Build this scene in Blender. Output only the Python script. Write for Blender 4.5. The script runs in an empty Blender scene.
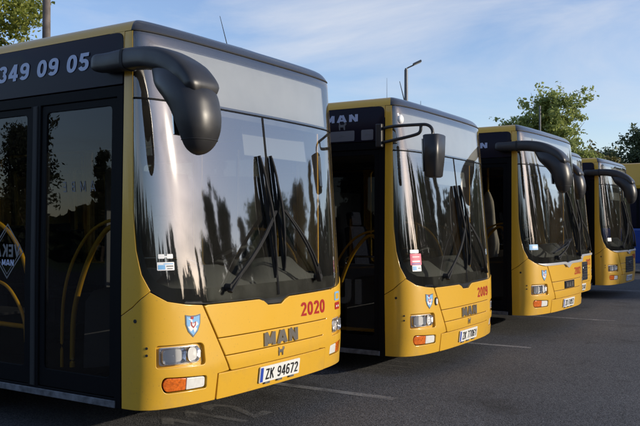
import bpy, bmesh, math, random
from mathutils import Vector, Matrix
from mathutils.geometry import delaunay_2d_cdt
import numpy as np

random.seed(7); rng = np.random.default_rng(7)
SC = bpy.context.scene
COL = SC.collection
R = math.radians
PI = math.pi

# ------------------------------------------------------------------ camera
CAM_Z = 1.54
cam = bpy.data.cameras.new('camera'); cam_o = bpy.data.objects.new('camera', cam); COL.objects.link(cam_o)
cam.sensor_width = 36.0; cam.lens = 45.0; cam.clip_start = 0.05; cam.clip_end = 3000
cam_o.location = (0, 0, CAM_Z); cam_o.rotation_euler = (R(90 + 0.86), 0, 0)
SC.camera = cam_o
SC.view_settings.view_transform = 'Standard'; SC.view_settings.look = 'None'
SC.view_settings.exposure = 1.0; SC.view_settings.gamma = 1.0
SC.view_settings.use_curve_mapping = False

# ------------------------------------------------------------------ sky and sun
SUN_AZ, SUN_EL = -10.0, 14.0          # azimuth counted from +X towards +Y
world = bpy.data.worlds.new('World'); SC.world = world; world.use_nodes = True
wn = world.node_tree.nodes; wl = world.node_tree.links; wn.clear()
w_out = wn.new('ShaderNodeOutputWorld'); w_bg = wn.new('ShaderNodeBackground')
sky = wn.new('ShaderNodeTexSky'); sky.sky_type = 'NISHITA'; sky.sun_disc = False
sky.sun_elevation = R(SUN_EL); sky.sun_rotation = R(90 - SUN_AZ)
sky.altitude = 50; sky.air_density = 1.0; sky.dust_density = 0.5; sky.ozone_density = 2.2
w_bg.inputs['Strength'].default_value = 0.105
tc = wn.new('ShaderNodeTexCoord'); mp = wn.new('ShaderNodeMapping')
mp.inputs['Scale'].default_value = (1.0, 1.0, 4.5); mp.inputs['Rotation'].default_value = (0, R(8), 0)
mp.inputs['Location'].default_value = (3.1, 2.2, 0.9)
cn = wn.new('ShaderNodeTexNoise'); cn.inputs['Scale'].default_value = 1.8; cn.inputs['Detail'].default_value = 8
cn.inputs['Roughness'].default_value = 0.58; cn.inputs['Distortion'].default_value = 0.5
cr = wn.new('ShaderNodeValToRGB'); cr.color_ramp.elements[0].position = 0.50; cr.color_ramp.elements[1].position = 0.76
cr.color_ramp.elements[1].color = (0.75, 0.75, 0.75, 1)
cmix = wn.new('ShaderNodeMixRGB'); cmix.inputs['Color2'].default_value = (3.6, 3.75, 4.1, 1)
wl.new(tc.outputs['Generated'], mp.inputs['Vector']); wl.new(mp.outputs['Vector'], cn.inputs['Vector'])
wl.new(cn.outputs['Fac'], cr.inputs['Fac']); wl.new(cr.outputs['Color'], cmix.inputs['Fac'])
tint = wn.new('ShaderNodeMixRGB'); tint.blend_type = 'MULTIPLY'; tint.inputs['Fac'].default_value = 1; tint.inputs['Color2'].default_value = (1.04, 0.96, 1.06, 1)
wl.new(sky.outputs['Color'], tint.inputs['Color1']); wl.new(tint.outputs['Color'], cmix.inputs['Color1']); wl.new(cmix.outputs['Color'], w_bg.inputs['Color'])
wl.new(w_bg.outputs['Background'], w_out.inputs['Surface'])

sun = bpy.data.lights.new('sun', 'SUN'); sun_o = bpy.data.objects.new('sun', sun); COL.objects.link(sun_o)
sun.energy = 2.0; sun.angle = R(0.53); sun.color = (1.0, 0.89, 0.72)
sd = Vector((math.cos(R(SUN_EL)) * math.cos(R(SUN_AZ)), math.cos(R(SUN_EL)) * math.sin(R(SUN_AZ)), math.sin(R(SUN_EL))))
sun_o.rotation_euler = sd.to_track_quat('Z', 'Y').to_euler(); sun_o.location = sd * 60

# ------------------------------------------------------------------ materials
def new_mat(name):
    m = bpy.data.materials.new(name); m.use_nodes = True
    nt = m.node_tree; b = nt.nodes['Principled BSDF']
    return m, nt, b

def mat(name, col, rough=0.5, metal=0.0, coat=0.0, var=0.0, scale=6.0, bump=0.0, bscale=200.0, spec=0.5, rvar=0.0):
    m, nt, b = new_mat(name); n, l = nt.nodes, nt.links
    b.inputs['Base Color'].default_value = (*col, 1); b.inputs['Roughness'].default_value = rough
    b.inputs['Metallic'].default_value = metal; b.inputs['Coat Weight'].default_value = coat
    b.inputs['Coat Roughness'].default_value = 0.08; b.inputs['Specular IOR Level'].default_value = spec
    t = n.new('ShaderNodeTexCoord')
    if var > 0 or rvar > 0:
        nz = n.new('ShaderNodeTexNoise'); nz.inputs['Scale'].default_value = scale; nz.inputs['Detail'].default_value = 6
        l.new(t.outputs['Object'], nz.inputs['Vector'])
        if var > 0:
            mr = n.new('ShaderNodeMapRange'); mr.inputs[1].default_value = 0.3; mr.inputs[2].default_value = 0.7
            mr.inputs[3].default_value = 1 - var; mr.inputs[4].default_value = 1 + var
            vm = n.new('ShaderNodeMixRGB'); vm.blend_type = 'MULTIPLY'; vm.inputs['Fac'].default_value = 1
            vm.inputs['Color1'].default_value = (*col, 1)
            l.new(nz.outputs['Fac'], mr.inputs[0]); l.new(mr.outputs[0], vm.inputs['Color2'])
            l.new(vm.outputs['Color'], b.inputs['Base Color'])
        if rvar > 0:
            m2 = n.new('ShaderNodeMapRange'); m2.inputs[1].default_value = 0.3; m2.inputs[2].default_value = 0.7
            m2.inputs[3].default_value = max(0.02, rough - rvar); m2.inputs[4].default_value = rough + rvar
            l.new(nz.outputs['Fac'], m2.inputs[0]); l.new(m2.outputs[0], b.inputs['Roughness'])
    if bump > 0:
        nb = n.new('ShaderNodeTexNoise'); nb.inputs['Scale'].default_value = bscale; nb.inputs['Detail'].default_value = 3
        bp = n.new('ShaderNodeBump'); bp.inputs['Strength'].default_value = bump; bp.inputs['Distance'].default_value = 0.002
        l.new(t.outputs['Object'], nb.inputs['Vector']); l.new(nb.outputs['Fac'], bp.inputs['Height'])
        l.new(bp.outputs['Normal'], b.inputs['Normal'])
    return m

def glass_mat(name, tint, ior=1.6, rough=0.0, gain=1.0, streak=0.0):
    m = bpy.data.materials.new(name); m.use_nodes = True
    n, l = m.node_tree.nodes, m.node_tree.links; n.clear()
    o = n.new('ShaderNodeOutputMaterial'); mx = n.new('ShaderNodeMixShader')
    tr = n.new('ShaderNodeBsdfTransparent'); gl = n.new('ShaderNodeBsdfGlossy'); fr = n.new('ShaderNodeFresnel')
    tr.inputs['Color'].default_value = (*tint, 1); gl.inputs['Roughness'].default_value = rough
    gl.inputs['Color'].default_value = (1, 1, 1, 1)
    fr.inputs['IOR'].default_value = ior
    mu = n.new('ShaderNodeMath'); mu.operation = 'MULTIPLY'; mu.inputs[1].default_value = gain; mu.use_clamp = True
    l.new(fr.outputs['Fac'], mu.inputs[0]); l.new(mu.outputs[0], mx.inputs['Fac'])
    l.new(tr.outputs['BSDF'], mx.inputs[1]); l.new(gl.outputs['BSDF'], mx.inputs[2])
    last = mx
    if streak > 0:      # thin film of road dust
        df = n.new('ShaderNodeBsdfDiffuse'); df.inputs['Color'].default_value = (0.45, 0.42, 0.36, 1)
        t = n.new('ShaderNodeTexCoord'); nz = n.new('ShaderNodeTexNoise'); nz.inputs['Scale'].default_value = 3.0
        nz.inputs['Detail'].default_value = 9; nz.inputs['Roughness'].default_value = 0.65
        mr = n.new('ShaderNodeMapRange'); mr.inputs[1].default_value = 0.3; mr.inputs[2].default_value = 0.75
        mr.inputs[3].default_value = streak * 0.3; mr.inputs[4].default_value = streak
        m2 = n.new('ShaderNodeMixShader')
        l.new(t.outputs['Object'], nz.inputs['Vector']); l.new(nz.outputs['Fac'], mr.inputs[0])
        l.new(mr.outputs[0], m2.inputs['Fac']); l.new(mx.outputs['Shader'], m2.inputs[1]); l.new(df.outputs['BSDF'], m2.inputs[2])
        last = m2
    l.new(last.outputs['Shader'], o.inputs['Surface'])
    return m

def paint_mat():
    m, nt, b = new_mat('yellow_paint'); n, l = nt.nodes, nt.links
    b.inputs['Roughness'].default_value = 0.38; b.inputs['Coat Weight'].default_value = 0.55; b.inputs['Coat Roughness'].default_value = 0.12
    t = n.new('ShaderNodeTexCoord')
    nz = n.new('ShaderNodeTexNoise'); nz.inputs['Scale'].default_value = 5; nz.inputs['Detail'].default_value = 9; nz.inputs['Roughness'].default_value = 0.7
    l.new(t.outputs['Object'], nz.inputs['Vector'])
    sx = n.new('ShaderNodeSeparateXYZ'); l.new(t.outputs['Object'], sx.inputs[0])
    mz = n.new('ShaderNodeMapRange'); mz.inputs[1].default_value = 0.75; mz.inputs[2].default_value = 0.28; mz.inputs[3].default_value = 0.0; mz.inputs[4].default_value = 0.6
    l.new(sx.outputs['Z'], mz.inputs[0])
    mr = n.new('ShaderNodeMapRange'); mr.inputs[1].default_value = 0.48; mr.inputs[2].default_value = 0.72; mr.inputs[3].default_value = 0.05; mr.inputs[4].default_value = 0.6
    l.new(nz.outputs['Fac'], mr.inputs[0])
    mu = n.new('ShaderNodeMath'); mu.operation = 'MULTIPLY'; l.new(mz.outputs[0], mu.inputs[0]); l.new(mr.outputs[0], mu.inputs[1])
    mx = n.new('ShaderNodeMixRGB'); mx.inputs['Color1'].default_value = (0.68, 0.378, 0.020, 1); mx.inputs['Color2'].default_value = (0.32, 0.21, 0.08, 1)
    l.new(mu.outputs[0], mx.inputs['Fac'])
    sp = n.new('ShaderNodeTexNoise'); sp.inputs['Scale'].default_value = 95; sp.inputs['Detail'].default_value = 3; l.new(t.outputs['Object'], sp.inputs['Vector'])
    s2 = n.new('ShaderNodeMapRange'); s2.inputs[1].default_value = 0.66; s2.inputs[2].default_value = 0.74; s2.inputs[3].default_value = 0.0; s2.inputs[4].default_value = 0.45; l.new(sp.outputs['Fac'], s2.inputs[0])
    fd = n.new('ShaderNodeTexNoise'); fd.inputs['Scale'].default_value = 1.7; fd.inputs['Detail'].default_value = 5; l.new(t.outputs['Object'], fd.inputs['Vector'])
    f2 = n.new('ShaderNodeMapRange'); f2.inputs[1].default_value = 0.35; f2.inputs[2].default_value = 0.7; f2.inputs[3].default_value = 0.0; f2.inputs[4].default_value = 0.07; l.new(fd.outputs['Fac'], f2.inputs[0])
    m3 = n.new('ShaderNodeMixRGB'); m3.inputs['Color2'].default_value = (0.55, 0.40, 0.13, 1); l.new(f2.outputs[0], m3.inputs['Fac']); l.new(mx.outputs['Color'], m3.inputs['Color1'])
    m4 = n.new('ShaderNodeMixRGB'); m4.inputs['Color2'].default_value = (0.16, 0.11, 0.05, 1); l.new(s2.outputs[0], m4.inputs['Fac']); l.new(m3.outputs['Color'], m4.inputs['Color1'])
    l.new(m4.outputs['Color'], b.inputs['Base Color'])
    m2 = n.new('ShaderNodeMapRange'); m2.inputs[3].default_value = 0.3; m2.inputs[4].default_value = 0.48
    l.new(nz.outputs['Fac'], m2.inputs[0]); l.new(m2.outputs[0], b.inputs['Roughness'])
    return m

def asphalt_mat():
    m, nt, b = new_mat('asphalt'); n, l = nt.nodes, nt.links
    t = n.new('ShaderNodeTexCoord')
    def noise(sc, det=4, ro=0.6):
        z = n.new('ShaderNodeTexNoise'); z.inputs['Scale'].default_value = sc; z.inputs['Detail'].default_value = det; z.inputs['Roughness'].default_value = ro
        l.new(t.outputs['Object'], z.inputs['Vector']); return z
    big = noise(0.45, 6); fine = noise(90, 2, 0.7); mid = noise(6, 5)
    vo = n.new('ShaderNodeTexVoronoi'); vo.inputs['Scale'].default_value = 120; l.new(t.outputs['Object'], vo.inputs['Vector'])
    r1 = n.new('ShaderNodeValToRGB'); r1.color_ramp.elements[0].position = 0.3; r1.color_ramp.elements[1].position = 0.7
    r1.color_ramp.elements[0].color = (0.055, 0.056, 0.0585, 1); r1.color_ramp.elements[1].color = (0.088, 0.089, 0.092, 1)
    l.new(big.outputs['Fac'], r1.inputs['Fac'])
    r2 = n.new('ShaderNodeValToRGB'); r2.color_ramp.elements[0].position = 0.25; r2.color_ramp.elements[1].position = 0.85
    r2.color_ramp.elements[0].color = (0.45, 0.45, 0.45, 1); r2.color_ramp.elements[1].color = (1.9, 1.85, 1.8, 1)
    l.new(vo.outputs['Color'], r2.inputs['Fac'])
    m1 = n.new('ShaderNodeMixRGB'); m1.blend_type = 'MULTIPLY'; m1.inputs['Fac'].default_value = 1
    l.new(r1.outputs['Color'], m1.inputs['Color1']); l.new(r2.outputs['Color'], m1.inputs['Color2'])
    # oil stains
    r3 = n.new('ShaderNodeValToRGB'); r3.color_ramp.elements[0].position = 0.30; r3.color_ramp.elements[1].position = 0.42
    r3.color_ramp.elements[0].color = (0.55, 0.53, 0.5, 1); r3.color_ramp.elements[1].color = (1, 1, 1, 1)
    st = noise(1.1, 5); l.new(st.outputs['Fac'], r3.inputs['Fac'])
    m2 = n.new('ShaderNodeMixRGB'); m2.blend_type = 'MULTIPLY'; m2.inputs['Fac'].default_value = 1
    l.new(m1.outputs['Color'], m2.inputs['Color1']); l.new(r3.outputs['Color'], m2.inputs['Color2'])
    dn = noise(1.4, 4); dv = n.new('ShaderNodeMixRGB'); dv.inputs['Fac'].default_value = 0.22; l.new(t.outputs['Object'], dv.inputs['Color1']); l.new(dn.outputs['Color'], dv.inputs['Color2'])
    ck = n.new('ShaderNodeTexVoronoi'); ck.feature = 'DISTANCE_TO_EDGE'; ck.inputs['Scale'].default_value = 0.42; l.new(dv.outputs['Color'], ck.inputs['Vector'])
    c1 = n.new('ShaderNodeMapRange'); c1.inputs[1].default_value = 0.0; c1.inputs[2].default_value = 0.006; c1.inputs[3].default_value = 0.90; c1.inputs[4].default_value = 1.0; l.new(ck.outputs['Distance'], c1.inputs[0])
    m5 = n.new('ShaderNodeMixRGB'); m5.blend_type = 'MULTIPLY'; m5.inputs['Fac'].default_value = 1; l.new(m2.outputs['Color'], m5.inputs['Color1']); l.new(c1.outputs[0], m5.inputs['Color2'])
    lt = noise(26, 2, 0.5); l1 = n.new('ShaderNodeMapRange'); l1.inputs[1].default_value = 0.74; l1.inputs[2].default_value = 0.78; l1.inputs[3].default_value = 0.0; l1.inputs[4].default_value = 0.8; l.new(lt.outputs['Fac'], l1.inputs[0])
    m6 = n.new('ShaderNodeMixRGB'); m6.inputs['Color2'].default_value = (0.17, 0.15, 0.11, 1); l.new(l1.outputs[0], m6.inputs['Fac']); l.new(m5.outputs['Color'], m6.inputs['Color1'])
    l.new(m6.outputs['Color'], b.inputs['Base Color']); b.inputs['Roughness'].default_value = 0.85
    b.inputs['Specular IOR Level'].default_value = 0.3
    bp = n.new('ShaderNodeBump'); bp.inputs['Strength'].default_value = 0.55; bp.inputs['Distance'].default_value = 0.006
    ad = n.new('ShaderNodeMath'); ad.operation = 'ADD'; l.new(vo.outputs['Distance'], ad.inputs[0]); l.new(fine.outputs['Fac'], ad.inputs[1])
    l.new(ad.outputs[0], bp.inputs['Height']); l.new(bp.outputs['Normal'], b.inputs['Normal'])
    return m

def worn_paint_mat(lo=0.12, hi=0.62):
    m = bpy.data.materials.new('worn_road_paint'); m.use_nodes = True; n, l = m.node_tree.nodes, m.node_tree.links
    b = n['Principled BSDF']; b.inputs['Base Color'].default_value = (0.34, 0.33, 0.31, 1); b.inputs['Roughness'].default_value = 0.8
    tr = n.new('ShaderNodeBsdfTransparent'); mx = n.new('ShaderNodeMixShader')
    t = n.new('ShaderNodeTexCoord'); z = n.new('ShaderNodeTexNoise'); z.inputs['Scale'].default_value = 40; z.inputs['Detail'].default_value = 8; z.inputs['Roughness'].default_value = 0.75
    z2 = n.new('ShaderNodeTexNoise'); z2.inputs['Scale'].default_value = 3.5; z2.inputs['Detail'].default_value = 4
    ad = n.new('ShaderNodeMath'); ad.operation = 'ADD'
    l.new(t.outputs['Object'], z.inputs['Vector']); l.new(t.outputs['Object'], z2.inputs['Vector'])
    l.new(z.outputs['Fac'], ad.inputs[0]); l.new(z2.outputs['Fac'], ad.inputs[1])
    r = n.new('ShaderNodeMapRange'); r.inputs[1].default_value = 0.82; r.inputs[2].default_value = 1.08; r.inputs[3].default_value = lo; r.inputs[4].default_value = hi
    l.new(ad.outputs[0], r.inputs[0]); l.new(r.outputs[0], mx.inputs['Fac'])
    l.new(tr.outputs['BSDF'], mx.inputs[1]); l.new(b.outputs['BSDF'], mx.inputs[2])
    l.new(mx.outputs['Shader'], n['Material Output'].inputs['Surface'])
    return m

def leaf_mat(name, c1, c2, trans=0.35):
    m = bpy.data.materials.new(name); m.use_nodes = True; n, l = m.node_tree.nodes, m.node_tree.links
    b = n['Principled BSDF']; b.inputs['Roughness'].default_value = 0.55
    g = n.new('ShaderNodeNewGeometry'); r = n.new('ShaderNodeMixRGB')
    r.inputs['Color1'].default_value = (*c1, 1); r.inputs['Color2'].default_value = (*c2, 1)
    l.new(g.outputs['Random Per Island'], r.inputs['Fac']); l.new(r.outputs['Color'], b.inputs['Base Color'])
    tl = n.new('ShaderNodeBsdfTranslucent'); l.new(r.outputs['Color'], tl.inputs['Color'])
    mx = n.new('ShaderNodeMixShader'); mx.inputs['Fac'].default_value = trans
    l.new(b.outputs['BSDF'], mx.inputs[1]); l.new(tl.outputs['BSDF'], mx.inputs[2])
    l.new(mx.outputs['Shader'], n['Material Output'].inputs['Surface'])
    return m

M = {}
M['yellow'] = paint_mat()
M['black_gloss'] = mat('black_gloss', (0.012, 0.012, 0.014), 0.12, coat=0.5)
M['black_plastic'] = mat('black_plastic', (0.024, 0.0235, 0.024), 0.40, var=0.25, bump=0.15, bscale=400, rvar=0.10)
M['rubber'] = mat('rubber', (0.012, 0.012, 0.012), 0.7)
M['frame_black'] = mat('frame_black', (0.006, 0.0063, 0.0075), 0.5, spec=0.06)
M['backing'] = mat('backing', (0.006, 0.006, 0.006), 0.9)
M['roof_dark'] = mat('roof_dark', (0.035, 0.037, 0.042), 0.25, coat=0.4)
M['windscreen'] = glass_mat('windscreen_glass', (0.80, 0.83, 0.80), 1.9, gain=1.95, streak=0.034, rough=0.035)
M['headglass'] = glass_mat('destination_glass', (0.75, 0.76, 0.75), 1.85, gain=1.5, streak=0.06)
M['tinted'] = glass_mat('tinted_glass', (0.46, 0.47, 0.48), 1.36, streak=0.004)
M['lens'] = glass_mat('lamp_lens', (0.93, 0.93, 0.93), 1.45)
M['louvre'] = mat('display_louvre', (0.60, 0.61, 0.61), 0.55, var=0.05)
M['chrome'] = mat('chrome', (0.62, 0.62, 0.62), 0.16, metal=1.0)
M['badge'] = mat('badge_metal', (0.30, 0.28, 0.25), 0.32, metal=0.8)
M['alu'] = mat('aluminium_sill', (0.12, 0.125, 0.135), 0.6, metal=0.2, var=0.5, scale=20)
M['silver'] = mat('lamp_silver', (0.70, 0.70, 0.70), 0.32, metal=0.6)
M['reflector'] = mat('lamp_reflector', (0.86, 0.87, 0.90), 0.16, metal=0.93, bump=1.0, bscale=45)
M['wiper'] = mat('wiper_black', (0.010, 0.010, 0.010), 0.65, spec=0.25)
M['orange'] = mat('orange_lens', (0.62, 0.13, 0.012), 0.18, coat=0.6, var=0.35, scale=60)
M['white_lens'] = mat('white_lens', (0.72, 0.72, 0.68), 0.25, coat=0.5, var=0.06, scale=40)
M['red'] = mat('red_vinyl', (0.36, 0.012, 0.012), 0.4)
M['white'] = mat('white_vinyl', (0.75, 0.75, 0.74), 0.45)
M['text_pale'] = mat('pale_lettering', (0.44, 0.50, 0.66), 0.5)
M['text_faint'] = mat('faint_lettering', (0.15, 0.15, 0.15), 0.6)
M['plate'] = mat('plate_white', (0.74, 0.74, 0.70), 0.35, var=0.05, scale=30)
M['plate_blue'] = mat('plate_blue', (0.02, 0.06, 0.38), 0.4)
M['ink'] = mat('plate_ink', (0.010, 0.010, 0.010), 0.45)
M['crest_blue'] = mat('crest_blue', (0.18, 0.42, 0.70), 0.4)
M['crest_rim'] = mat('crest_rim', (0.10, 0.13, 0.17), 0.4)
M['pink'] = mat('pink_vinyl', (0.58, 0.05, 0.12), 0.4)
M['grey_panel'] = mat('grey_panel', (0.16, 0.16, 0.17), 0.4)
M['panel_navy'] = mat('panel_navy', (0.010, 0.008, 0.016), 0.32, spec=0.14)
M['rail_yellow'] = mat('rail_yellow', (0.70, 0.38, 0.02), 0.35, coat=0.3)
M['dash'] = mat('dash_grey', (0.15, 0.15, 0.15), 0.6, bump=0.2)
M['interior'] = mat('interior_grey', (0.07, 0.07, 0.072), 0.7)
M['ceiling'] = mat('interior_ceiling', (0.20, 0.20, 0.20), 0.7)
M['seat'] = mat('seat_fabric', (0.014, 0.016, 0.026), 0.95, var=0.4, scale=50, spec=0.1)
M['tyre'] = mat('tyre', (0.015, 0.015, 0.015), 0.8, bump=0.3, bscale=60)
M['rim'] = mat('wheel_rim', (0.30, 0.30, 0.31), 0.45, metal=0.6, var=0.2)
M['cloth'] = mat('beige_cloth', (0.48, 0.42, 0.33), 0.9, var=0.2, scale=9, bump=0.4, bscale=60)
M['asphalt'] = asphalt_mat()
M['road_paint'] = worn_paint_mat()
M['road_paint_faint'] = worn_paint_mat(0.0, 0.36)
M['road_paint_ghost'] = worn_paint_mat(0.0, 0.16)
M['grass'] = mat('grass', (0.05, 0.075, 0.02), 0.9, var=0.4, scale=1.2)
M['concrete'] = mat('concrete_pole', (0.13, 0.11, 0.10), 0.8, var=0.3, scale=5, bump=0.3, bscale=30)
M['steel_dark'] = mat('painted_steel', (0.10, 0.105, 0.115), 0.45, metal=0.3, var=0.15)
M['bark'] = mat('bark', (0.10, 0.08, 0.06), 0.9, var=0.4, scale=7, bump=0.6, bscale=20)
M['blue_paint'] = mat('blue_paint', (0.014, 0.055, 0.27), 0.35, coat=0.5)
M['leaf_spring'] = leaf_mat('leaf_spring', (0.16, 0.20, 0.025), (0.30, 0.31, 0.06), 0.45)
M['leaf_mid'] = leaf_mat('leaf_mid', (0.23, 0.29, 0.08), (0.38, 0.42, 0.13), 0.5)
M['leaf_dark'] = leaf_mat('leaf_dark', (0.065, 0.095, 0.045), (0.13, 0.16, 0.07), 0.3)
M['leaf_olive'] = leaf_mat('leaf_olive', (0.13, 0.115, 0.03), (0.2, 0.17, 0.05), 0.3)
M['leaf_conifer'] = leaf_mat('leaf_conifer', (0.016, 0.026, 0.012), (0.035, 0.048, 0.02), 0.1)

# ------------------------------------------------------------------ object helpers
def link(name, me, m=None, parent=None):
    o = bpy.data.objects.new(name, me); COL.objects.link(o)
    if m is not None:
        for q in (m if isinstance(m, (list, tuple)) else [m]): me.materials.append(q)
    if parent is not None: o.parent = parent
    return o
def empty(name, loc=(0, 0, 0), rz=0.0, parent=None):
    o = bpy.data.objects.new(name, None); COL.objects.link(o); o.location = loc; o.rotation_euler = (0, 0, rz)
    o.empty_display_size = 0.2
    if parent is not None: o.parent = parent
    return o
def tag(o, label, cat, group=None, kind=None):
    o['label'] = label; o['category'] = cat
    if group: o['group'] = group
    if kind: o['kind'] = kind
    return o
def copy_tree(o, parent=None):
    c = o.copy(); COL.objects.link(c)
    if parent is not None: c.parent = parent
    for ch in list(o.children): copy_tree(ch, c)
    return c
def mesh_from(name, verts, faces, smooth=False):
    me = bpy.data.meshes.new(name); me.from_pydata([tuple(map(float, v)) for v in verts], [], faces)
    if smooth: me.polygons.foreach_set('use_smooth', [True] * len(me.polygons))
    me.update(); return me

class MB:
    """collects boxes, tubes and sweeps into one mesh"""
    def __init__(s): s.v = []; s.f = []; s.sm = []
    def add(s, v, f, sm=False):
        k = len(s.v); s.v += [tuple(map(float, p)) for p in v]; s.f += [tuple(i + k for i in q) for q in f]; s.sm += [sm] * len(f)
    def box(s, c, size, rot=None, bev=0.0):
        bm = bmesh.new(); bmesh.ops.create_cube(bm, size=1)
        for v in bm.verts: v.co = Vector((v.co.x * size[0], v.co.y * size[1], v.co.z * size[2]))
        if bev > 0: bmesh.ops.bevel(bm, geom=bm.edges[:], offset=bev, segments=2, affect='EDGES', profile=0.6)
        mt = Matrix.Translation(c) @ (rot if rot is not None else Matrix.Identity(4))
        bm.verts.index_update(); s.add([mt @ v.co for v in bm.verts], [[v.index for v in f.verts] for f in bm.faces], False); bm.free()
    def sweep(s, path, radii, n=12, up=(0, 0, 1), cap=True, power=2.0):
        """radii: (ra, rb) per point: rb along up-ish binormal"""
        P = [Vector(p) for p in path]; up = Vector(up).normalized(); rings = []
        for i, p in enumerate(P):
            t = (P[min(i + 1, len(P) - 1)] - P[max(i - 1, 0)]).normalized()
            a = t.cross(up)
            if a.length < 1e-4: a = t.cross(Vector((0.3, 1, 0.1)))
            a.normalize(); b = a.cross(t).normalized()
            r = radii[i] if isinstance(radii, list) else radii
            if not isinstance(r, (tuple, list)): r = (r, r)
            ring = []
            for k in range(n):
                th = 2 * PI * k / n; c, q = math.cos(th), math.sin(th)
                c = math.copysign(abs(c) ** (2 / power), c); q = math.copysign(abs(q) ** (2 / power), q)
                ring.append(p + a * (r[0] * c) + b * (r[1] * q))
            rings.append(ring)
        v = [q for rg in rings for q in rg]; f = []
        for i in range(len(P) - 1):
            for k in range(n):
                f.append((i * n + k, i * n + (k + 1) % n, (i + 1) * n + (k + 1) % n, (i + 1) * n + k))
        s.add(v, f, True)
        if cap:
            s.add(rings[0], [tuple(range(n))[::-1]]); s.add(rings[-1], [tuple(range(n))])
    def lathe(s, prof, c, axis='x', n=28):
        v = []; f = []
        for (h, r) in prof:
            for k in range(n):
                th = 2 * PI * k / n; a, b = r * math.cos(th), r * math.sin(th)
                v.append({'x': (c[0] + h, c[1] + a, c[2] + b), 'y': (c[0] + a, c[1] + h, c[2] + b), 'z': (c[0] + a, c[1] + b, c[2] + h)}[axis])
        for i in range(len(prof) - 1):
            for k in range(n): f.append((i * n + k, i * n + (k + 1) % n, (i + 1) * n + (k + 1) % n, (i + 1) * n + k))
        s.add(v, f, True)
    def build(s, name, m, parent=None):
        me = bpy.data.meshes.new(name); me.from_pydata(s.v, [], s.f)
        me.polygons.foreach_set('use_smooth', s.sm); me.update()
        bm = bmesh.new(); bm.from_mesh(me); bmesh.ops.recalc_face_normals(bm, faces=bm.faces[:]); bm.to_mesh(me); bm.free()
        return link(name, me, m, parent)

def spline(pts, n=8):
    P = [np.array(p, float) for p in pts]; out = []
    for i in range(len(P) - 1):
        p0, p1, p2, p3 = P[max(i - 1, 0)], P[i], P[i + 1], P[min(i + 2, len(P) - 1)]
        for k in range(n):
            t = k / n
            out.append(0.5 * ((2 * p1) + (-p0 + p2) * t + (2 * p0 - 5 * p1 + 4 * p2 - p3) * t * t + (-p0 + 3 * p1 - 3 * p2 + p3) * t ** 3))
    out.append(P[-1]); return out

# ------------------------------------------------------------------ the skin of a bus: (s, v) -> point
# s runs round the body from the door side (negative) over the front (0) to the driver side, v is height
HW, D0, NE = 1.25, 0.37, 2.9
_t = np.linspace(0, PI / 2, 4001)
_x = HW * np.sin(_t) ** (2 / NE); _q = 1 - np.cos(_t) ** (2 / NE)
_L = np.concatenate([[0], np.cumsum(np.hypot(np.diff(_x), np.diff(_q * D0)))])
S0 = float(_L[-1])
def skin(s, v):
    b = abs(s); sg = 1 if s >= 0 else -1
    x = np.interp(b, _L, _x); q = np.interp(b, _L, _q)
    yr = np.interp(v, [0.3, 0.55, 1.0, 2.4, 2.9], [0.03, 0.0, 0.01, 0.175, 0.245])
    w = np.interp(v, [1.2, 2.9], [1, 0.980])
    y = yr + (D0 - yr) * q + max(0.0, b - S0)
    z = v
    if v > 2.80:
        k = (v - 2.80)                     # roof shoulder
        ang = min(k / 0.14, PI / 2); ins = 0.14 * (1 - math.cos(ang)); z = 2.80 + 0.14 * math.sin(ang)
        w -= ins / HW; y += ins * max(0.0, 1 - max(0.0, b - S0) / 0.3) * (1 - 0.6 * q)
    return Vector((sg * x * w, y, z))
def normal(s, v):
    e = 2e-3
    n = (skin(s + e, v) - skin(s - e, v)).cross(skin(s, v + e) - skin(s, v - e))
    return n.normalized()

def inside(pts, poly):
    x, y = pts[:, 0], pts[:, 1]; r = np.zeros(len(pts), bool); n = len(poly)
    for i in range(n):
        x1, y1 = poly[i]; x2, y2 = poly[(i + 1) % n]
        c = ((y1 > y) != (y2 > y))
        with np.errstate(divide='ignore', invalid='ignore'):
            r ^= c & (x < (x2 - x1) * (y - y1) / (y2 - y1 + 1e-15) + x1)
    return r
def densify(poly, res):
    out = []
    for i in range(len(poly)):
        a = np.array(poly[i], float); b = np.array(poly[(i + 1) % len(poly)], float)
        k = max(1, int(math.ceil(np.linalg.norm(b - a) / res)))
        for j in range(k): out.append(tuple(a + (b - a) * j / k))
    return out
def area(p): return 0.5 * sum(p[i][0] * p[(i + 1) % len(p)][1] - p[(i + 1) % len(p)][0] * p[i][1] for i in range(len(p)))
def offset_poly(p, d):
    """moves a CCW outline inwards by d"""
    n = len(p); out = []
    for i in range(n):
        a, b, c = (np.array(p[(i + k) % n], float) for k in (-1, 0, 1))
        e1 = b - a; e2 = c - b; e1 /= np.linalg.norm(e1) + 1e-12; e2 /= np.linalg.norm(e2) + 1e-12
        n1 = np.array([-e1[1], e1[0]]); n2 = np.array([-e2[1], e2[0]]); m = n1 + n2; L = m @ n1
        out.append(tuple(b + m * (d / max(L, 0.35))))
    return out
def rounded(poly, r, n=5):
    out = []; N = len(poly)
    for i in range(N):
        p0, p1, p2 = (np.array(poly[(i + k) % N], float) for k in (-1, 0, 1))
        rr = r[i] if isinstance(r, (list, tuple)) else r
        a = p0 - p1; b = p2 - p1; la, lb = np.linalg.norm(a), np.linalg.norm(b)
        d = min(rr, la * 0.48, lb * 0.48)
        if d < 1e-5: out.append(tuple(p1)); continue
        A = p1 + a / la * d; B = p1 + b / lb * d
        for k in range(n + 1):
            t = k / n; out.append(tuple((1 - t) ** 2 * A + 2 * t * (1 - t) * p1 + t * t * B))
    return out
def rect(s0, v0, s1, v1): return [(s0, v0), (s1, v0), (s1, v1), (s0, v1)]
def ellipse(s, v, a, b, n=20): return [(s + a * math.cos(2 * PI * k / n), v + b * math.sin(2 * PI * k / n)) for k in range(n)]

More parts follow.
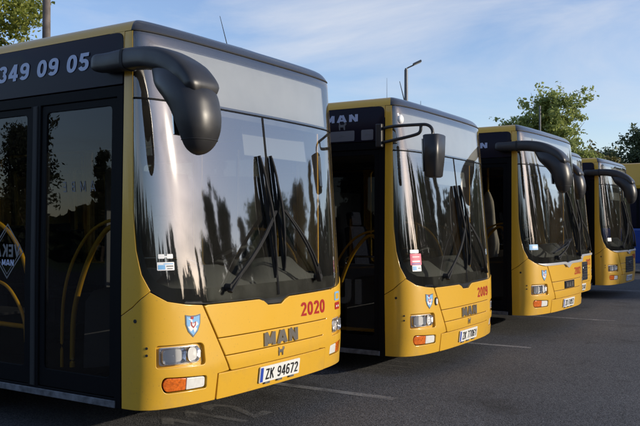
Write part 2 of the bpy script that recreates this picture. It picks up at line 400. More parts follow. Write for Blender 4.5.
def patch(name, outlines, m, parent, off=0.0, th=0.02, res=0.07, bev=0.003, holes=(), surf=None):
    """a curved panel of the skin with real thickness, soft edges and exact normals"""
    f_p = surf[0] if surf else skin; f_n = surf[1] if surf else normal
    V, F, NL = [], [], []                                   # loop normals per face
    if not isinstance(outlines[0][0], (tuple, list)): outlines = [outlines]
    for outl in outlines:
        loops = []
        for lp, hole in [(outl, False)] + [(h, True) for h in holes]:
            lp = list(lp)
            if area(lp) < 0: lp = lp[::-1]
            if hole: lp = lp[::-1]
            loops.append(densify(lp, res))
        inner = [offset_poly(l, bev) if bev > 0 else l for l in loops]
        pts = [p for l in inner for p in l]; ed = []; k = 0
        for l in inner:
            ed += [(k + i, k + (i + 1) % len(l)) for i in range(len(l))]; k += len(l)
        B = np.array(pts); mn, mxx = B.min(0), B.max(0)
        gx = np.arange(mn[0] + res * .5, mxx[0], res); gy = np.arange(mn[1] + res * .5, mxx[1], res)
        if len(gx) and len(gy):
            G = np.array([(a, b) for a in gx for b in gy]); ok = inside(G, inner[0])
            for h in inner[1:]: ok &= ~inside(G, h)
            G = G[ok]
            if len(G):
                dmin = np.min(np.hypot(G[:, None, 0] - B[None, :, 0], G[:, None, 1] - B[None, :, 1]), axis=1)
                G = G[dmin > res * 0.4]; pts = pts + [tuple(p) for p in G]
        r = delaunay_2d_cdt([Vector(p) for p in pts], ed, [], 0, 1e-6)
        vv = np.array([tuple(p) for p in r[0]]); tris = [tuple(t) for t in r[2]]
        cen = np.array([vv[list(t)].mean(0) for t in tris]); ok = inside(cen, inner[0])
        for h in inner[1:]: ok &= ~inside(cen, h)
        base = len(V); N = [f_n(float(a), float(b)) for a, b in vv]
        V += [f_p(float(a), float(b)) + N[i] * off for i, (a, b) in enumerate(vv)]
        for t, o in zip(tris, ok):
            if not o: continue
            a, b, c = t
            if (vv[b] - vv[a])[0] * (vv[c] - vv[a])[1] - (vv[b] - vv[a])[1] * (vv[c] - vv[a])[0] < 0: t = (a, c, b)
            F.append(tuple(base + i for i in t)); NL.append([N[i] for i in t])
        for l, inn in zip(loops, inner):
            n = len(l); Nn = [f_n(*p) for p in l]; top = len(V)
            V += [f_p(*p) + f_n(*p) * off for p in inn]
            mid = len(V); V += [f_p(*p) + Nn[i] * (off - bev) for i, p in enumerate(l)]
            bot = len(V); V += [f_p(*p) + Nn[i] * (off - th) for i, p in enumerate(l)]
            for i in range(n):
                j = (i + 1) % n
                wv = (V[mid + j] - V[mid + i]).cross(Nn[i])
                wn_ = wv.normalized() if wv.length > 1e-9 else Nn[i]
                h1 = (Nn[i] + wn_).normalized(); h2 = (Nn[j] + wn_).normalized()
                if bev > 0:
                    F.append((top + i, mid + i, mid + j, top + j)); NL.append([Nn[i], h1, h2, Nn[j]])
                if th > bev:
                    F.append((mid + i, bot + i, bot + j, mid + j)); NL.append([wn_] * 4)
    me = bpy.data.meshes.new(name); me.from_pydata([tuple(p) for p in V], [], F)
    me.polygons.foreach_set('use_smooth', [True] * len(me.polygons))
    me.normals_split_custom_set([tuple(n) for fn in NL for n in fn])
    me.update()
    return link(name, me, m, parent)

def _arc(cx, cy, rx, ry, a0, a1, n=14, p=2.3):
    out = []
    for k in range(n + 1):
        a = R(a0 + (a1 - a0) * k / n); c, q = math.cos(a), math.sin(a)
        out.append((cx + rx * math.copysign(abs(c) ** (2 / p), c), cy + ry * math.copysign(abs(q) ** (2 / p), q)))
    return out
def glyph(ch, t):
    """heavy sans lettering: (width, [(polyline, closed)])"""
    h = t / 2; W = .60; L, Q, T, B_, c = h, W - h, 1 - h, h, W / 2
    if ch == '0': return W, [(_arc(c, .5, c - h, .5 - h, 0, 360, 28)[:-1], True)]
    if ch == '1': return .46, [([(.46 - h - .02, 0), (.46 - h - .02, 1)], False), ([(.04, .70), (.46 - h - .02, .90)], False)]
    if ch == '2': return W, [(_arc(c, .69, c - h, .31 - h, 172, -25) + [(L + .03, B_ + .005), (W, B_ + .005)], False)]
    if ch == '3': return W, [(_arc(c - .01, .73, c - h - .02, .27 - h, 160, -80), False), (_arc(c - .01, .285, c - h, .285 - h, 82, -162), False)]
    if ch == '4': return .64, [([(.64 - h - .10, 0), (.64 - h - .10, 1)], False), ([(.42, .97), (h * .9, .32)], False), ([(.02, .29), (.64, .29)], False)]
    if ch == '5': return W, [([(Q + .04, T), (L + .05, T), (L + .015, .55)], False), (_arc(c - .01, .33, c - h, .33 - h, 140, -160), False)]
    if ch == '6': return W, [(_arc(c, .32, c - h, .32 - h, 0, 360, 24)[:-1], True), ([(L, .34), (L + .0, .56)] + _arc(c + .02, .60, c - h + .02, .40 - h, 175, 40, 10), False)]
    if ch == '7': return W, [([(0, T), (Q + .03, T)], False), ([(Q + .01, T), (.22, 0)], False)]
    if ch == '8': return W, [(_arc(c, .74, c - h - .03, .26 - h, 0, 360, 22)[:-1], True), (_arc(c, .285, c - h, .285 - h, 0, 360, 22)[:-1], True)]
    if ch == '9': w, g = glyph('6', t); return w, [([(w - a, 1 - b) for a, b in pl], cl) for pl, cl in g]
    V = lambda x: ([(x, 0), (x, 1)], False)
    if ch == 'M': w = .92; return w, [V(h), V(w - h), ([(h, .99), (w / 2, .16)], False), ([(w / 2, .16), (w - h, .99)], False)]
    if ch == 'A': w = .90; return w, [([(h * .9, 0), (w / 2 - h * .35, 1)], False), ([(w - h * .9, 0), (w / 2 + h * .35, 1)], False), ([(w * .24, .27), (w * .76, .27)], False)]
    if ch == 'N': w = .80; return w, [V(h), V(w - h), ([(h, .99), (w - h, .01)], False)]
    if ch == 'Z': return W, [([(.02, T), (W - .01, T)], False), ([(Q, .97), (L, .03)], False), ([(.01, B_), (W, B_)], False)]
    if ch == 'K': w = .66; return w, [V(h), ([(h, .40), (w - h, 1)], False), ([(.26, .55), (w - h * .9, 0)], False)]
    if ch == 'E': w = .54; return w, [V(h), ([(h, T), (w, T)], False), ([(h, .5), (w * .92, .5)], False), ([(h, B_), (w, B_)], False)]
    if ch == 'B': return W, [V(h), ([(h, T)] + _arc(.28, .74, .32 - h - .04, .26 - h, 90, -90, 8) + [(h, .5)], False), ([(h, .5)] + _arc(.29, .27, .31 - h, .27 - h, 90, -90, 8) + [(h, B_)], False)]
    if ch == 'V': w = .74; return w, [([(h * .9, 1), (w / 2, .04)], False), ([(w - h * .9, 1), (w / 2, .04)], False)]
    if ch == 'I': return t, [V(h)]
    if ch == 'U': return .66, [([(h, 1), (h, .35)] + _arc(.33, .33, .33 - h, .33 - h, 180, 360, 12) + [(.66 - h, 1)], False)]
    return .30, []
def stroke_text(name, body, height, s, v, m, parent, off=0.004, t=0.2, sx=1.0, gap=0.13, shear=0.0, extrude=0.0, mirror=False, align='C', flat=None):
    words = [[]]; x = 0.0
    for ch in body:
        w, g = glyph(ch, t)
        if ch == ' ': words.append([])
        for pl, cl in g: words[-1].append(([(a + x, b) for a, b in pl], cl))
        x += w + gap
    tot = x - gap; x0 = {'C': tot / 2, 'L': 0.0, 'R': tot}[align]
    for strips in words: o = _strokes(name, strips, height, s, v, m, parent, off, t, sx, shear, extrude, mirror, x0, flat)
    return o
def _strokes(name, strips, height, s, v, m, parent, off, t, sx, shear, extrude, mirror, x0, flat):
    V, F = [], []
    def P(a, b, d):
        a, b = (a - x0 + shear * (b - .5)) * height * sx * (-1 if mirror else 1), (b - .5) * height
        if flat: return Vector((a, b * flat, d))
        return skin(s + a, v + b) + normal(s + a, v + b) * d
    for k, (pl, cl) in enumerate(strips):
        n = len(pl); lf, rt = [], []
        for i in range(n):
            p = np.array(pl[i]); a = np.array(pl[(i - 1) % n]) if (cl or i > 0) else None; b = np.array(pl[(i + 1) % n]) if (cl or i < n - 1) else None
            ds = [d / (np.linalg.norm(d) + 1e-9) for d in ([p - a] if a is not None else []) + ([b - p] if b is not None else [])]
            ns = [np.array([-d[1], d[0]]) for d in ds]; mm = sum(ns); mm = mm / (np.linalg.norm(mm) + 1e-9); f_ = min(1 / max(mm @ ns[0], .3), 1.6)
            lf.append(p + mm * f_ * t / 2); rt.append(p - mm * f_ * t / 2)
        o = off + extrude + (k % 5) * 0.00035; base = len(V)
        for i in range(n): V += [P(*lf[i], o), P(*rt[i], o)]
        if extrude > 0:
            for i in range(n): V += [P(*lf[i], o - extrude), P(*rt[i], o - extrude)]
        q = 2 * n
        for i in range(n if cl else n - 1):
            j = (i + 1) % n; a, b, c, d = base + 2 * i, base + 2 * i + 1, base + 2 * j + 1, base + 2 * j
            F.append((a, b, c, d))
            if extrude > 0: F += [(a, d, d + q, a + q), (c, b, b + q, c + q)]
        if extrude > 0 and not cl:
            a, b = base, base + 1; F.append((b, a, a + q, b + q)); a, b = base + 2 * n - 2, base + 2 * n - 1; F.append((a, b, b + q, a + q))
    if mirror: F = [f[::-1] for f in F]
    return link(name, mesh_from(name, V, F), m, parent)

# ------------------------------------------------------------------ ground
def ground():
    n = 40; v = []; f = []
    xs = np.concatenate([np.linspace(-900, -40, 8), np.linspace(-30, 60, 31), np.linspace(70, 900, 8)])
    ys = np.concatenate([np.linspace(-900, -60, 8), np.linspace(-50, 60, 31), np.linspace(70, 1200, 8)])
    for y in ys:
        for x in xs: v.append((x, y, 0.0))
    w = len(xs)
    for j in range(len(ys) - 1):
        for i in range(w - 1): f.append((j * w + i, j * w + i + 1, (j + 1) * w + i + 1, (j + 1) * w + i))
    o = link('ground', mesh_from('ground', v, f), M['grass']); o['kind'] = 'structure'
    a = mesh_from('asphalt_yard', [(-32, -24, 0.012), (46, -24, 0.012), (46, 58, 0.012), (-32, 58, 0.012)], [(0, 1, 2, 3)])
    o = link('asphalt_yard', a, M['asphalt']); o['kind'] = 'structure'
ground()
GZ = 0.012

# ------------------------------------------------------------------ bus
BUS_YAW = 57.3
DT = [0.052, 0.10, 0.90, 1.02, 1.80, 1.88]     # door: frame, leaf one, leaf two (metres behind the corner)
LEN = 11.6

WS = [(-1.352, 2.372), (-1.352, 1.62), (-1.325, 1.36), (-1.285, 1.20), (-1.225, 1.09), (-1.12, 1.022), (-0.98, 0.995), (-0.80, 0.982),
      (-0.26, 0.980), (-0.20, 0.962), (-0.15, 0.930), (0.02, 0.926), (0.07, 0.955), (0.13, 0.975), (0.80, 0.982), (0.98, 0.995), (1.12, 1.022), (1.225, 1.09), (1.285, 1.20),
      (1.325, 1.36), (1.352, 1.62), (1.352, 2.372)]
def ws_smooth(k=1.0):
    """windscreen outline with the notch"""
    return WS
def lower_edge():                                # along the foot of the windscreen from door side to driver side
    return [p for p in WS if p[1] < 1.64]

def make_mirror_hanging(parent):
    # local plane x ~ -1.30; y forward is negative
    def to(px, py, x=-1.30): return bus1_pixel(px, py, x)
    arm = MB()
    pth = spline([to(95.5, 65), to(110, 64), to(130, 60.5), to(150, 59.5), to(170, 63), to(187, 72), to(198.5, 83), to(205, 95)], 6)
    n = len(pth); rad = []
    for i in range(n):
        t = i / (n - 1)
        r = np.interp(t, [0, 0.04, 0.3, 0.5, 0.75, 0.92, 1], [0.048, 0.060, 0.069, 0.074, 0.068, 0.050, 0.014])
        ra = np.interp(t, [0, 0.04, 0.3, 0.5, 0.75, 0.92, 1], [0.045, 0.060, 0.072, 0.100, 0.138, 0.140, 0.10])
        rad.append((ra, r))
    arm.sweep(pth, rad, n=28, up=(0.0, 0.3, 1), power=3.6)
    mr = empty('mirror', (0, 0, 0), 0, parent)
    arm.build('mirror_arm', M['black_plastic'], mr)
    jo = MB(); q = to(128, 61); jo.sweep([q + Vector((0, 0.012, 0)), q + Vector((0, -0.012, 0))], (0.0745, 0.0735), n=24, up=(0, 0, 1), power=3.6)
    jo.build('arm_joint', M['rubber'], mr)
    h = MB()
    keys = [(158, 66, .05, .05), (166, 71, .10, .09), (178, 82, .16, .14), (189.5, 97, .185, .150), (196, 114, .18, .132), (199, 130, .165, .110), (199.5, 142, .135, .09), (199, 150, .10, .068), (198.5, 155, .055, .038), (198, 157, .01, .01)]
    P = spline([np.append(np.array(to(a, b)), [c, d]) for a, b, c, d in keys], 5)
    # rings kept horizontal: wide across the bus, thinner along it
    rings = []; nn = 24
    for i, p in enumerate(P):
        t = i / (len(P) - 1); tilt = max(0, 1 - t * 2.4) * 0.75
        ring = []
        for k in range(nn):
            th = 2 * PI * k / nn; c, s_ = math.cos(th), math.sin(th)
            c = math.copysign(abs(c) ** 0.85, c); s_ = math.copysign(abs(s_) ** 0.85, s_)
            dy = p[4] * s_
            ring.append((p[0] + p[3] * c * 0.9, p[1] + dy * math.cos(tilt), p[2] - dy * math.sin(tilt)))
        rings.append(ring)
    v = [q for r in rings for q in r]; f = []
    for i in range(len(rings) - 1):
        for k in range(nn): f.append((i * nn + k, i * nn + (k + 1) % nn, (i + 1) * nn + (k + 1) % nn, (i + 1) * nn + k))
    h.add(v, f, True); h.add(rings[0], [tuple(range(nn))]); h.add(rings[-1], [tuple(range(nn))])
    hs = h.build('mirror_housing', M['black_plastic'], mr)
    sm = MB(); ri = int(len(rings) * .66); rc = sum((Vector(q) for q in rings[ri]), Vector()) / nn
    sm.sweep([rc + (Vector(q) - rc) * 1.004 for q in rings[ri] + rings[ri][:1]], .0035, n=6, cap=False); sm.build('housing_seam', M['rubber'], mr)
    g = MB(); c = Vector(to(195, 118)); g.box(c + Vector((0.0, 0.098, 0.0)), (0.20, 0.012, 0.24), Matrix.Rotation(R(-6), 4, 'X'), 0.005)
    g.build('mirror_glass', M['chrome'], mr)
    return mr

def bus1_pixel(px, py, x):
    """point on the plane local x = const through a point of the picture of the nearest bus (used once to size the mirror)"""
    yaw = 1.0; cx, cy = -1.293, 5.342
    k = (px - 320) / 800.0
    # world = corner + (x+HW)*(cos,sin) + (y-D0)*(-sin,cos)
    X0 = cx + (x + HW) * math.cos(yaw); Y0 = cy + (x + HW) * math.sin(yaw)
    # (X0 - b sin) = k (Y0 + b cos)
    b = (X0 - k * Y0) / (k * math.cos(yaw) + math.sin(yaw))
    dep = Y0 + b * math.cos(yaw)
    z = CAM_Z - (py - 225) / 800.0 * dep
    return Vector((x, D0 + b, z))

def make_mirror_bracket(parent):
    mr = empty('mirror', (0, 0, 0), 0, parent)
    a = MB()
    x = -1.30
    P0 = [(x + .05, 0.44, 2.60), (x, 0.30, 2.61), (x, 0.02, 2.61), (x, -0.08, 2.60), (x, -0.13, 2.55), (x, -0.135, 2.45)]
    P1 = [(x + .05, 0.44, 2.46), (x, 0.30, 2.47), (x, 0.06, 2.51), (x, 0.0, 2.54), (x, -0.01, 2.60)]
    a.sweep(spline(P0, 5), 0.016, n=10); a.sweep(spline(P1, 5), 0.016, n=10)
    a.box((x + .03, 0.46, 2.53), (0.06, 0.07, 0.24), None, 0.012)
    a.build('mirror_arm', M['black_plastic'], mr)
    h = MB()
    rings = [((-1.30, -0.15, 2.50), .10, .075), ((-1.30, -0.15, 2.49), .125, .085), ((-1.30, -0.15, 2.30), .118, .080), ((-1.30, -0.145, 2.10), .095, .068), ((-1.30, -0.145, 2.085), .075, .055)]
    h.sweep([r[0] for r in rings], [(r[1], r[2]) for r in rings], n=24, up=(0, 1, 0), power=4.5)
    h.build('mirror_housing', M['black_plastic'], mr)
    g = MB(); g.box((-1.30, -0.066, 2.30), (0.19, 0.01, 0.32), Matrix.Rotation(R(-2), 4, 'X'), 0.004); g.build('mirror_glass', M['chrome'], mr)
    return mr

def make_wipers(parent, spec):
    for (piv, top, b0, b1) in spec:
        w = empty('wiper', (0, 0, 0), 0, parent)
        a = MB()
        def pt(s, v, o): return skin(s, v) + normal(s, v) * o
        n = 7
        def off(t): return 0.035 + 0.05 * math.sin(PI * min(1, t * 1.0)) * 0.8 + 0.02 * t
        for d in (-0.018, 0.018):
            a.sweep([pt(piv[0] + (top[0] - piv[0]) * t + d * (1 - 0.5 * t), piv[1] + (top[1] - piv[1]) * t + d * .5 * (1 - t), off(t)) for t in np.linspace(0, 1, n)], [0.013 - 0.005 * t for t in np.linspace(0, 1, n)], n=8)
        a.sweep([pt(piv[0], piv[1], -0.01), pt(piv[0], piv[1], 0.05)], [0.028, 0.022], n=14)
        a.sweep([pt(piv[0] - .02, piv[1] - .035, .04), pt(piv[0] + (top[0] - piv[0]) * .16, piv[1] + (top[1] - piv[1]) * .16, .055)], [(.026, .014), (.018, .012)], n=8)
        a.build('wiper_arm', M['wiper'], w)
        b = MB()
        b.sweep([pt(b0[0] + (b1[0] - b0[0]) * t, b0[1] + (b1[1] - b0[1]) * t, 0.014) for t in np.linspace(0, 1, 9)], [(0.010, 0.016)] * 9, n=8, up=tuple(normal(0, 1.6)))
        for (t0, t1) in ((0.02, 0.5), (0.5, 0.98)):
            b.sweep([pt(b0[0] + (b1[0] - b0[0]) * t, b0[1] + (b1[1] - b0[1]) * t, 0.022 + 0.03 * math.sin(PI * (t - t0) / (t1 - t0))) for t in np.linspace(t0, t1, 7)], 0.011, n=8)
        tm = (0.25, 0.75)
        b.sweep([pt(b0[0] + (b1[0] - b0[0]) * t, b0[1] + (b1[1] - b0[1]) * t, 0.05 + 0.02 * math.sin(PI * (t - .25) / .5)) for t in np.linspace(.25, .75, 7)], 0.012, n=8)
        b.build('wiper_blade', M['wiper'], w)

def make_body(B):
    """everything all five buses share"""
    # --- fenders
    le = [p for p in WS if p[0] < -0.80 and p[1] < 1.085]                       # (-1.12..-0.98)
    fl = [(-1.466, 0.300), (-0.712, 0.303), (-0.705, 0.488), (-0.592, 0.497), (-0.845, 0.976)] + [(p[0], p[1] - 0.006) for p in le[::-1]] + [(-1.238, 1.082), (-1.30, 1.035), (-1.37, 0.975), (-1.474, 0.915)]
    rec_l = rounded([(-1.200, 0.575), (-0.822, 0.568), (-0.838, 0.722), (-1.200, 0.726)], [.02, .03, .04, .02])
    fog_l = rounded([(-1.135, 0.402), (-0.800, 0.400), (-0.805, 0.490), (-1.150, 0.512), (-1.165, 0.46)], [.05, .02, .02, .03, .03])
    for sg in (-1, 1):
        mir = (lambda P: [(-a, b) for a, b in P]) if sg > 0 else (lambda P: P)
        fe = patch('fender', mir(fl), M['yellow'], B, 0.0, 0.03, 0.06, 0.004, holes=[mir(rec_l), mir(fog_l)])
        # lamp pockets: a sloping yellow floor, black back
        patch('lamp_pocket', mir(rounded([(-1.215, .56), (-.806, .552), (-.822, .738), (-1.215, .742)], .02)), M['yellow'], fe, -0.030, 0.02, 0.05, 0.0)
        hl = patch('headlight', mir(rounded(rect(-1.178, .590, -.858, .710), [.02, .03, .05, .02])), M['silver'], B, -0.026, 0.004, 0.05, 0.0)
        hl['label'] = 'clear headlight on the door side' if sg < 0 else 'clear headlight on the driver side'
        for (c, r, dx, pw) in ((-1.072, .053, 1.62, 4.5), (-.918, .053, 0.98, 2.6)):
            c = c * -sg; n_ = normal(c, .65); p_ = skin(c, .65); tx = (skin(c + .01, .65) - p_).normalized(); ty = n_.cross(tx)
            mb = MB(); vs = []; fs = []; nk = 30; prof = [(1.0, -.008), (.95, -.014), (.78, -.034), (.5, -.050), (.24, -.056), (.20, -.036), (.12, -.030), (.0, -.028)]
            for (rr, d) in prof:
                for k in range(nk):
                    th = 2 * PI * k / nk
                    pe = 2 + (pw - 2) * rr; ca, sa = math.cos(th), math.sin(th)
                    ca = math.copysign(abs(ca) ** (2 / pe), ca); sa = math.copysign(abs(sa) ** (2 / pe), sa)
                    vs.append(p_ + tx * (r * rr * dx * ca) + ty * (r * rr * sa) + n_ * (d + 0.002 + (.003 * (k % 3 == 0) if .3 < rr < .95 else 0)))
            for i in range(len(prof) - 1):
                for k in range(nk): fs.append((i * nk + k, i * nk + (k + 1) % nk, (i + 1) * nk + (k + 1) % nk, (i + 1) * nk + k))
            mb.add(vs, fs, True); mb.build('reflector', M['reflector'], hl)
        cb = MB(); c = -.995 * -sg
        patch('lamp_bezel', mir(rounded(rect(-1.17, .596, -.866, .704), .03)), M['chrome'], hl, -0.022, 0.006, 0.05, 0.002,
              holes=[mir(rounded(rect(-1.158, .600, -.986, .700), .02)), mir(ellipse(-.918, .65, .050, .050))])
        patch('lamp_lens', mir(rounded(rect(-1.182, .588, -.854, .712), [.02, .03, .05, .02])), M['lens'], hl, -0.004, 0.003, 0.05, 0.001)
        patch('turn_signal', mir(rounded([(-1.128, .412), (-.975, .410), (-.975, .490), (-1.130, .502), (-1.150, .46)], [.04, .006, .006, .03, .02])), M['orange'], B, -0.010, 0.02, 0.04, 0.004)
        patch('fog_lamp', mir(rounded([(-.969, .410), (-.812, .410), (-.815, .482), (-.969, .489)], [.006, .02, .02, .006])), M['white_lens'], B, -0.010, 0.02, 0.04, 0.004)
        # screw plugs
        pl = patch('tow_plug', mir(ellipse(-1.344, .89, .013, .013, 14)), M['rubber'], fe, 0.003, 0.004, 0.02, 0.001)
        for vv in (.712, .665): patch('screw_plug', mir(ellipse(-1.262, vv, .009, .009, 12)), M['rubber'], fe, 0.003, 0.004, 0.02, 0.001)
        # post between windscreen and side
        ws_side = [(-1.359, 2.84)] + [(p[0] - 0.007, p[1]) for p in WS[:5]] + [(-1.236, 1.087), (-1.30, 1.041), (-1.372, 0.981), (-1.474, 0.921)]
        patch('corner_post', mir(ws_side + [(-1.474, 2.84)]), M['yellow'], B, 0.0, 0.03, 0.06, 0.004)
    # --- centre bumper
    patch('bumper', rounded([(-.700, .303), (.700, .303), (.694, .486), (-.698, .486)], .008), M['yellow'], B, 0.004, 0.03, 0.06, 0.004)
    mb = MB(); mb.box((0, 6.4, .36), (2.3, 10.6, .08)); mb.box((0, 6.6, .28), (1.0, 9.6, .14)); mb.build('underbody', M['backing'], B)
    mb = MB(); mb.sweep([(-1.0, D0 + 2.33, .475), (1.0, D0 + 2.33, .475)], .09, n=12, up=(0, 1, 0)); mb.build('axle', M['backing'], B)
    # --- backing behind the panels
    patch('front_backing', rounded(rect(-1.49, .31, 1.49, .95), .01), M['backing'], B, -0.062, 0.01, 0.1, 0.0)
    # --- windscreen
    ws = patch('windscreen', WS, M['windscreen'], B, -0.004, 0.006, 0.05, 0.001)
    inner = [(-1.315, 2.33), (-1.315, 1.62), (-1.29, 1.38), (-1.25, 1.235), (-1.19, 1.15), (-1.08, 1.105), (-.9, 1.09), (.9, 1.09), (1.08, 1.105), (1.19, 1.15), (1.25, 1.235), (1.29, 1.38), (1.315, 1.62), (1.315, 2.33)]
    patch('windscreen_border', WS, M['black_plastic'], ws, -0.013, 0.002, 0.06, 0.0, holes=[inner])
    patch('windscreen_seam', rect(-0.012, .99, 0.010, 2.37), M['frame_black'], ws, 0.0, 0.004, 0.06, 0.001)
    # --- destination window
    dg = patch('destination_window', rect(-1.352, 2.385, 1.352, 2.838), M['headglass'], B, -0.004, 0.006, 0.05, 0.001)
    patch('destination_border', rect(-1.352, 2.385, 1.352, 2.838), M['frame_black'], dg, -0.013, 0.003, 0.07, 0.0, holes=[rounded(rect(-1.16, 2.405, 1.12, 2.775), .02)])
    lv = MB()
    rows = 30
    vs, fs = [], []
    for i in range(rows + 1):
        v_ = 2.40 + (2.785 - 2.40) * i / rows
        for dd in ((0.0, 0.010) if i < rows else (0.0,)):
            row = [skin(s_, v_ + (0.002 if dd else 0)) + normal(s_, v_) * (-0.035 - dd) for s_ in np.linspace(-1.18, 1.14, 25)]
            vs += row
    nr = len(vs) // 25
    for r_ in range(nr - 1):
        for k in range(24): fs.append((r_ * 25 + k, r_ * 25 + k + 1, (r_ + 1) * 25 + k + 1, (r_ + 1) * 25 + k))
    lv.add(vs, fs, False); lv.build('display_louvre', M['louvre'], dg)
    patch('window_bar', rect(-1.356, 2.3735, 1.356, 2.3835), M['frame_black'], B, 0.0, 0.02, 0.06, 0.001)
    # --- roof
    SE = S0 + LEN
    def band(name, pts, m):
        vs, fs = [], []; vv = [2.842, 2.86, 2.885, 2.91, 2.94, 2.97, 2.995, 3.02]
        for s_ in pts:
            for v_ in vv: vs.append(skin(s_, v_))
        k = len(vv)
        for i in range(len(pts) - 1):
            for j in range(k - 1): fs.append((i * k + j, (i + 1) * k + j, (i + 1) * k + j + 1, i * k + j + 1))
        return link(name, mesh_from(name, vs, fs, True), m, B)
    band('roof_cap', list(np.linspace(-1.398, 1.398, 60)), M['roof_dark'])
    patch('roof_seal', rect(-1.39, 2.8385, 1.39, 2.8495), M['rubber'], B, 0.003, 0.012, 0.05, 0.001)
    for sg in (-1, 1): band('roof_rail', [sg * a for a in [1.4, 1.44, 1.47] + list(np.linspace(1.55, SE, 20))], M['yellow'])
    edge = [skin(s_, 3.02) for s_ in np.concatenate([np.linspace(-SE, -1.5, 12), np.linspace(-1.4, 1.4, 40), np.linspace(1.5, SE, 12)])]
    vs = []; fs = []; n = len(edge); half = n // 2
    for i in range(half):
        a, b = edge[i], edge[n - 1 - i]
        for k in range(9):
            t = k / 8; p = a.lerp(b, t); p.z += 0.045 * (1 - (2 * t - 1) ** 2) * min(1, 0.25 + abs(p.y - edge[half].y) / 0.9); vs.append(p)
    for i in range(half - 1):
        for k in range(8): fs.append((i * 9 + k, i * 9 + k + 1, (i + 1) * 9 + k + 1, (i + 1) * 9 + k))
    link('roof', mesh_from('roof', vs, fs, True), M['roof_dark'], B)
    for (yy, ln) in ((4.6, 2.6), (8.6, 1.6)):
        b = MB(); b.box((0, yy, 3.05), (1.5, ln, 0.16), None, 0.05); b.build('roof_hatch', M['grey_panel'], B)
    # --- sides
    t_of = lambda t: -(S0 + t)
    def arch(c, r, n=12): return [(c + r * math.cos(PI * k / n), 0.30 + (0.30 + r - 0.42) * math.sin(PI * k / n) + 0.12 * math.sin(PI * k / n)) for k in range(n + 1)]
    FA, RA = 2.70 - D0, 8.55 - D0
    for sg in (-1, 1):
        t0 = DT[5] + .02 if sg < 0 else 0.08
        out = [(t0, 0.30)]
        for c in (FA, RA): out += [p for p in arch(c, 0.56)[::-1]]
        out += [(LEN, 0.30), (LEN, 2.84), (t0, 2.84)]
        wins = []
        edges = [2.0, 3.3, 4.85, 6.4, 7.9, 9.4, 11.1] if sg < 0 else [0.25, 1.55, 3.2, 4.85, 6.4, 7.9, 9.4, 11.1]
        for a, b in zip(edges[:-1], edges[1:]): wins.append(rounded(rect(a + .05, 1.12, b - .05, 2.36), .06))
        conv = lambda P: [(sg * (S0 + a), b) for a, b in P]
        patch('side_panel', conv(out), M['yellow'], B, 0.0, 0.04, 0.4, 0.003, holes=[conv(w) for w in wins])
        patch('window_band', conv(rect(t0 + .02, 1.06, LEN - .2, 2.80)), M['panel_navy'], B, 0.003, 0.006, 0.5, 0.001, holes=[conv(w) for w in wins])
        for w in wins: patch('side_window', conv(w), M['tinted'], B, -0.006, 0.005, 0.4, 0.001)
        for c in (FA, RA):
            w = empty('wheel', (sg * 1.06, D0 + c, 0.475), 0, B)
            m = MB(); m.lathe([(-.14, .30), (-.145, .42), (-.12, .468), (-.05, .48), (.05, .48), (.12, .468), (.145, .42), (.14, .30)], (0, 0, 0)); m.build('tyre', M['tyre'], w)
            m = MB(); m.lathe([(.10 * sg, .295), (.13 * sg, .285), (.06 * sg, .25), (.03 * sg, .17), (.12 * sg, .14), (.13 * sg, .07), (.12 * sg, .0)], (0, 0, 0)); m.build('rim', M['rim'], w)
        mb = MB(); mb.box((sg * 0.86, D0 + FA, 0.80), (0.55, 1.16, 0.02)); mb.box((sg * .6, D0 + FA, .55), (.02, 1.16, .5)); mb.build('wheel_well', M['backing'], B)
    for sg in (-1, 1):
        t0 = 2.0 if sg < 0 else 0.10
        for (a, b) in ((.36, 1.10), (2.38, 2.80)): patch('inner_lining', [(sg * (S0 + q), w_) for q, w_ in rect(t0, a, LEN - .1, b)], M['interior'], B, -0.06, 0.01, 0.5, 0.0)
        patch('inner_lining', [(sg * q, w_) for q, w_ in rect(1.30, .36, 1.462, 2.80)], M['interior'], B, -0.05, 0.01, 0.1, 0.0)
    for (a, b) in ((.12, 1.72), (2.98, 7.2)): patch('flank_wrap', rect(S0 + a, .34, S0 + b, 1.05), M['panel_navy'], B, 0.002, 0.002, 0.3, 0.0)
    # rear
    mb = MB(); mb.box((0, D0 + LEN + .03, 1.62), (2.42, .06, 2.6), None, .02); mb.build('rear_panel', M['yellow'], B)
    mb = MB(); mb.box((0, D0 + LEN + .065, 2.0), (1.9, .02, .9), None, .008); mb.build('rear_window', M['panel_navy'], B)
    # --- front door
    d = patch('door', [(t_of(DT[0]), .295), (t_of(DT[5]), .295), (t_of(DT[5]), 2.475), (t_of(DT[0]), 2.475)], M['frame_black'], B, 0.0, 0.06, 0.3, 0.004,
              holes=[rect(t_of(.115), .36, t_of(.905), 2.40), rect(t_of(1.015), .36, t_of(1.815), 2.40)])
    for (a, b) in ((.118, .902), (1.018, 1.812)):
        lf = patch('door_leaf', rounded(rect(t_of(b), .363, t_of(a), 2.397), .02), M['frame_black'], d, -0.012, 0.035, 0.3, 0.004,
                   holes=[rounded(rect(t_of(b - .055), .49, t_of(a + .055), 2.345), .035)])
    for (a, b) in ((.173, .847), (1.073, 1.757)):
        patch('door_window', rounded(rect(t_of(b), .485, t_of(a), 2.35), .035), M['tinted'], d, -0.022, 0.006, 0.3, 0.001)
    patch('door_seal', rect(t_of(.985), .36, t_of(.935), 2.40), M['rubber'], d, 0.008, 0.02, 0.3, 0.006)
    patch('sill', rect(t_of(1.9), .298, t_of(.10), .345), M['alu'], d, 0.012, 0.05, 0.2, 0.004)
    # handrails inside the leaves, bowed like a bentwood arm
    def rail(pts, x, r=0.017):
        m = MB(); m.sweep(spline([(x, D0 + a, b) for a, b in pts], 7), r, n=10); m.build('handrail', M['rail_yellow'], d)
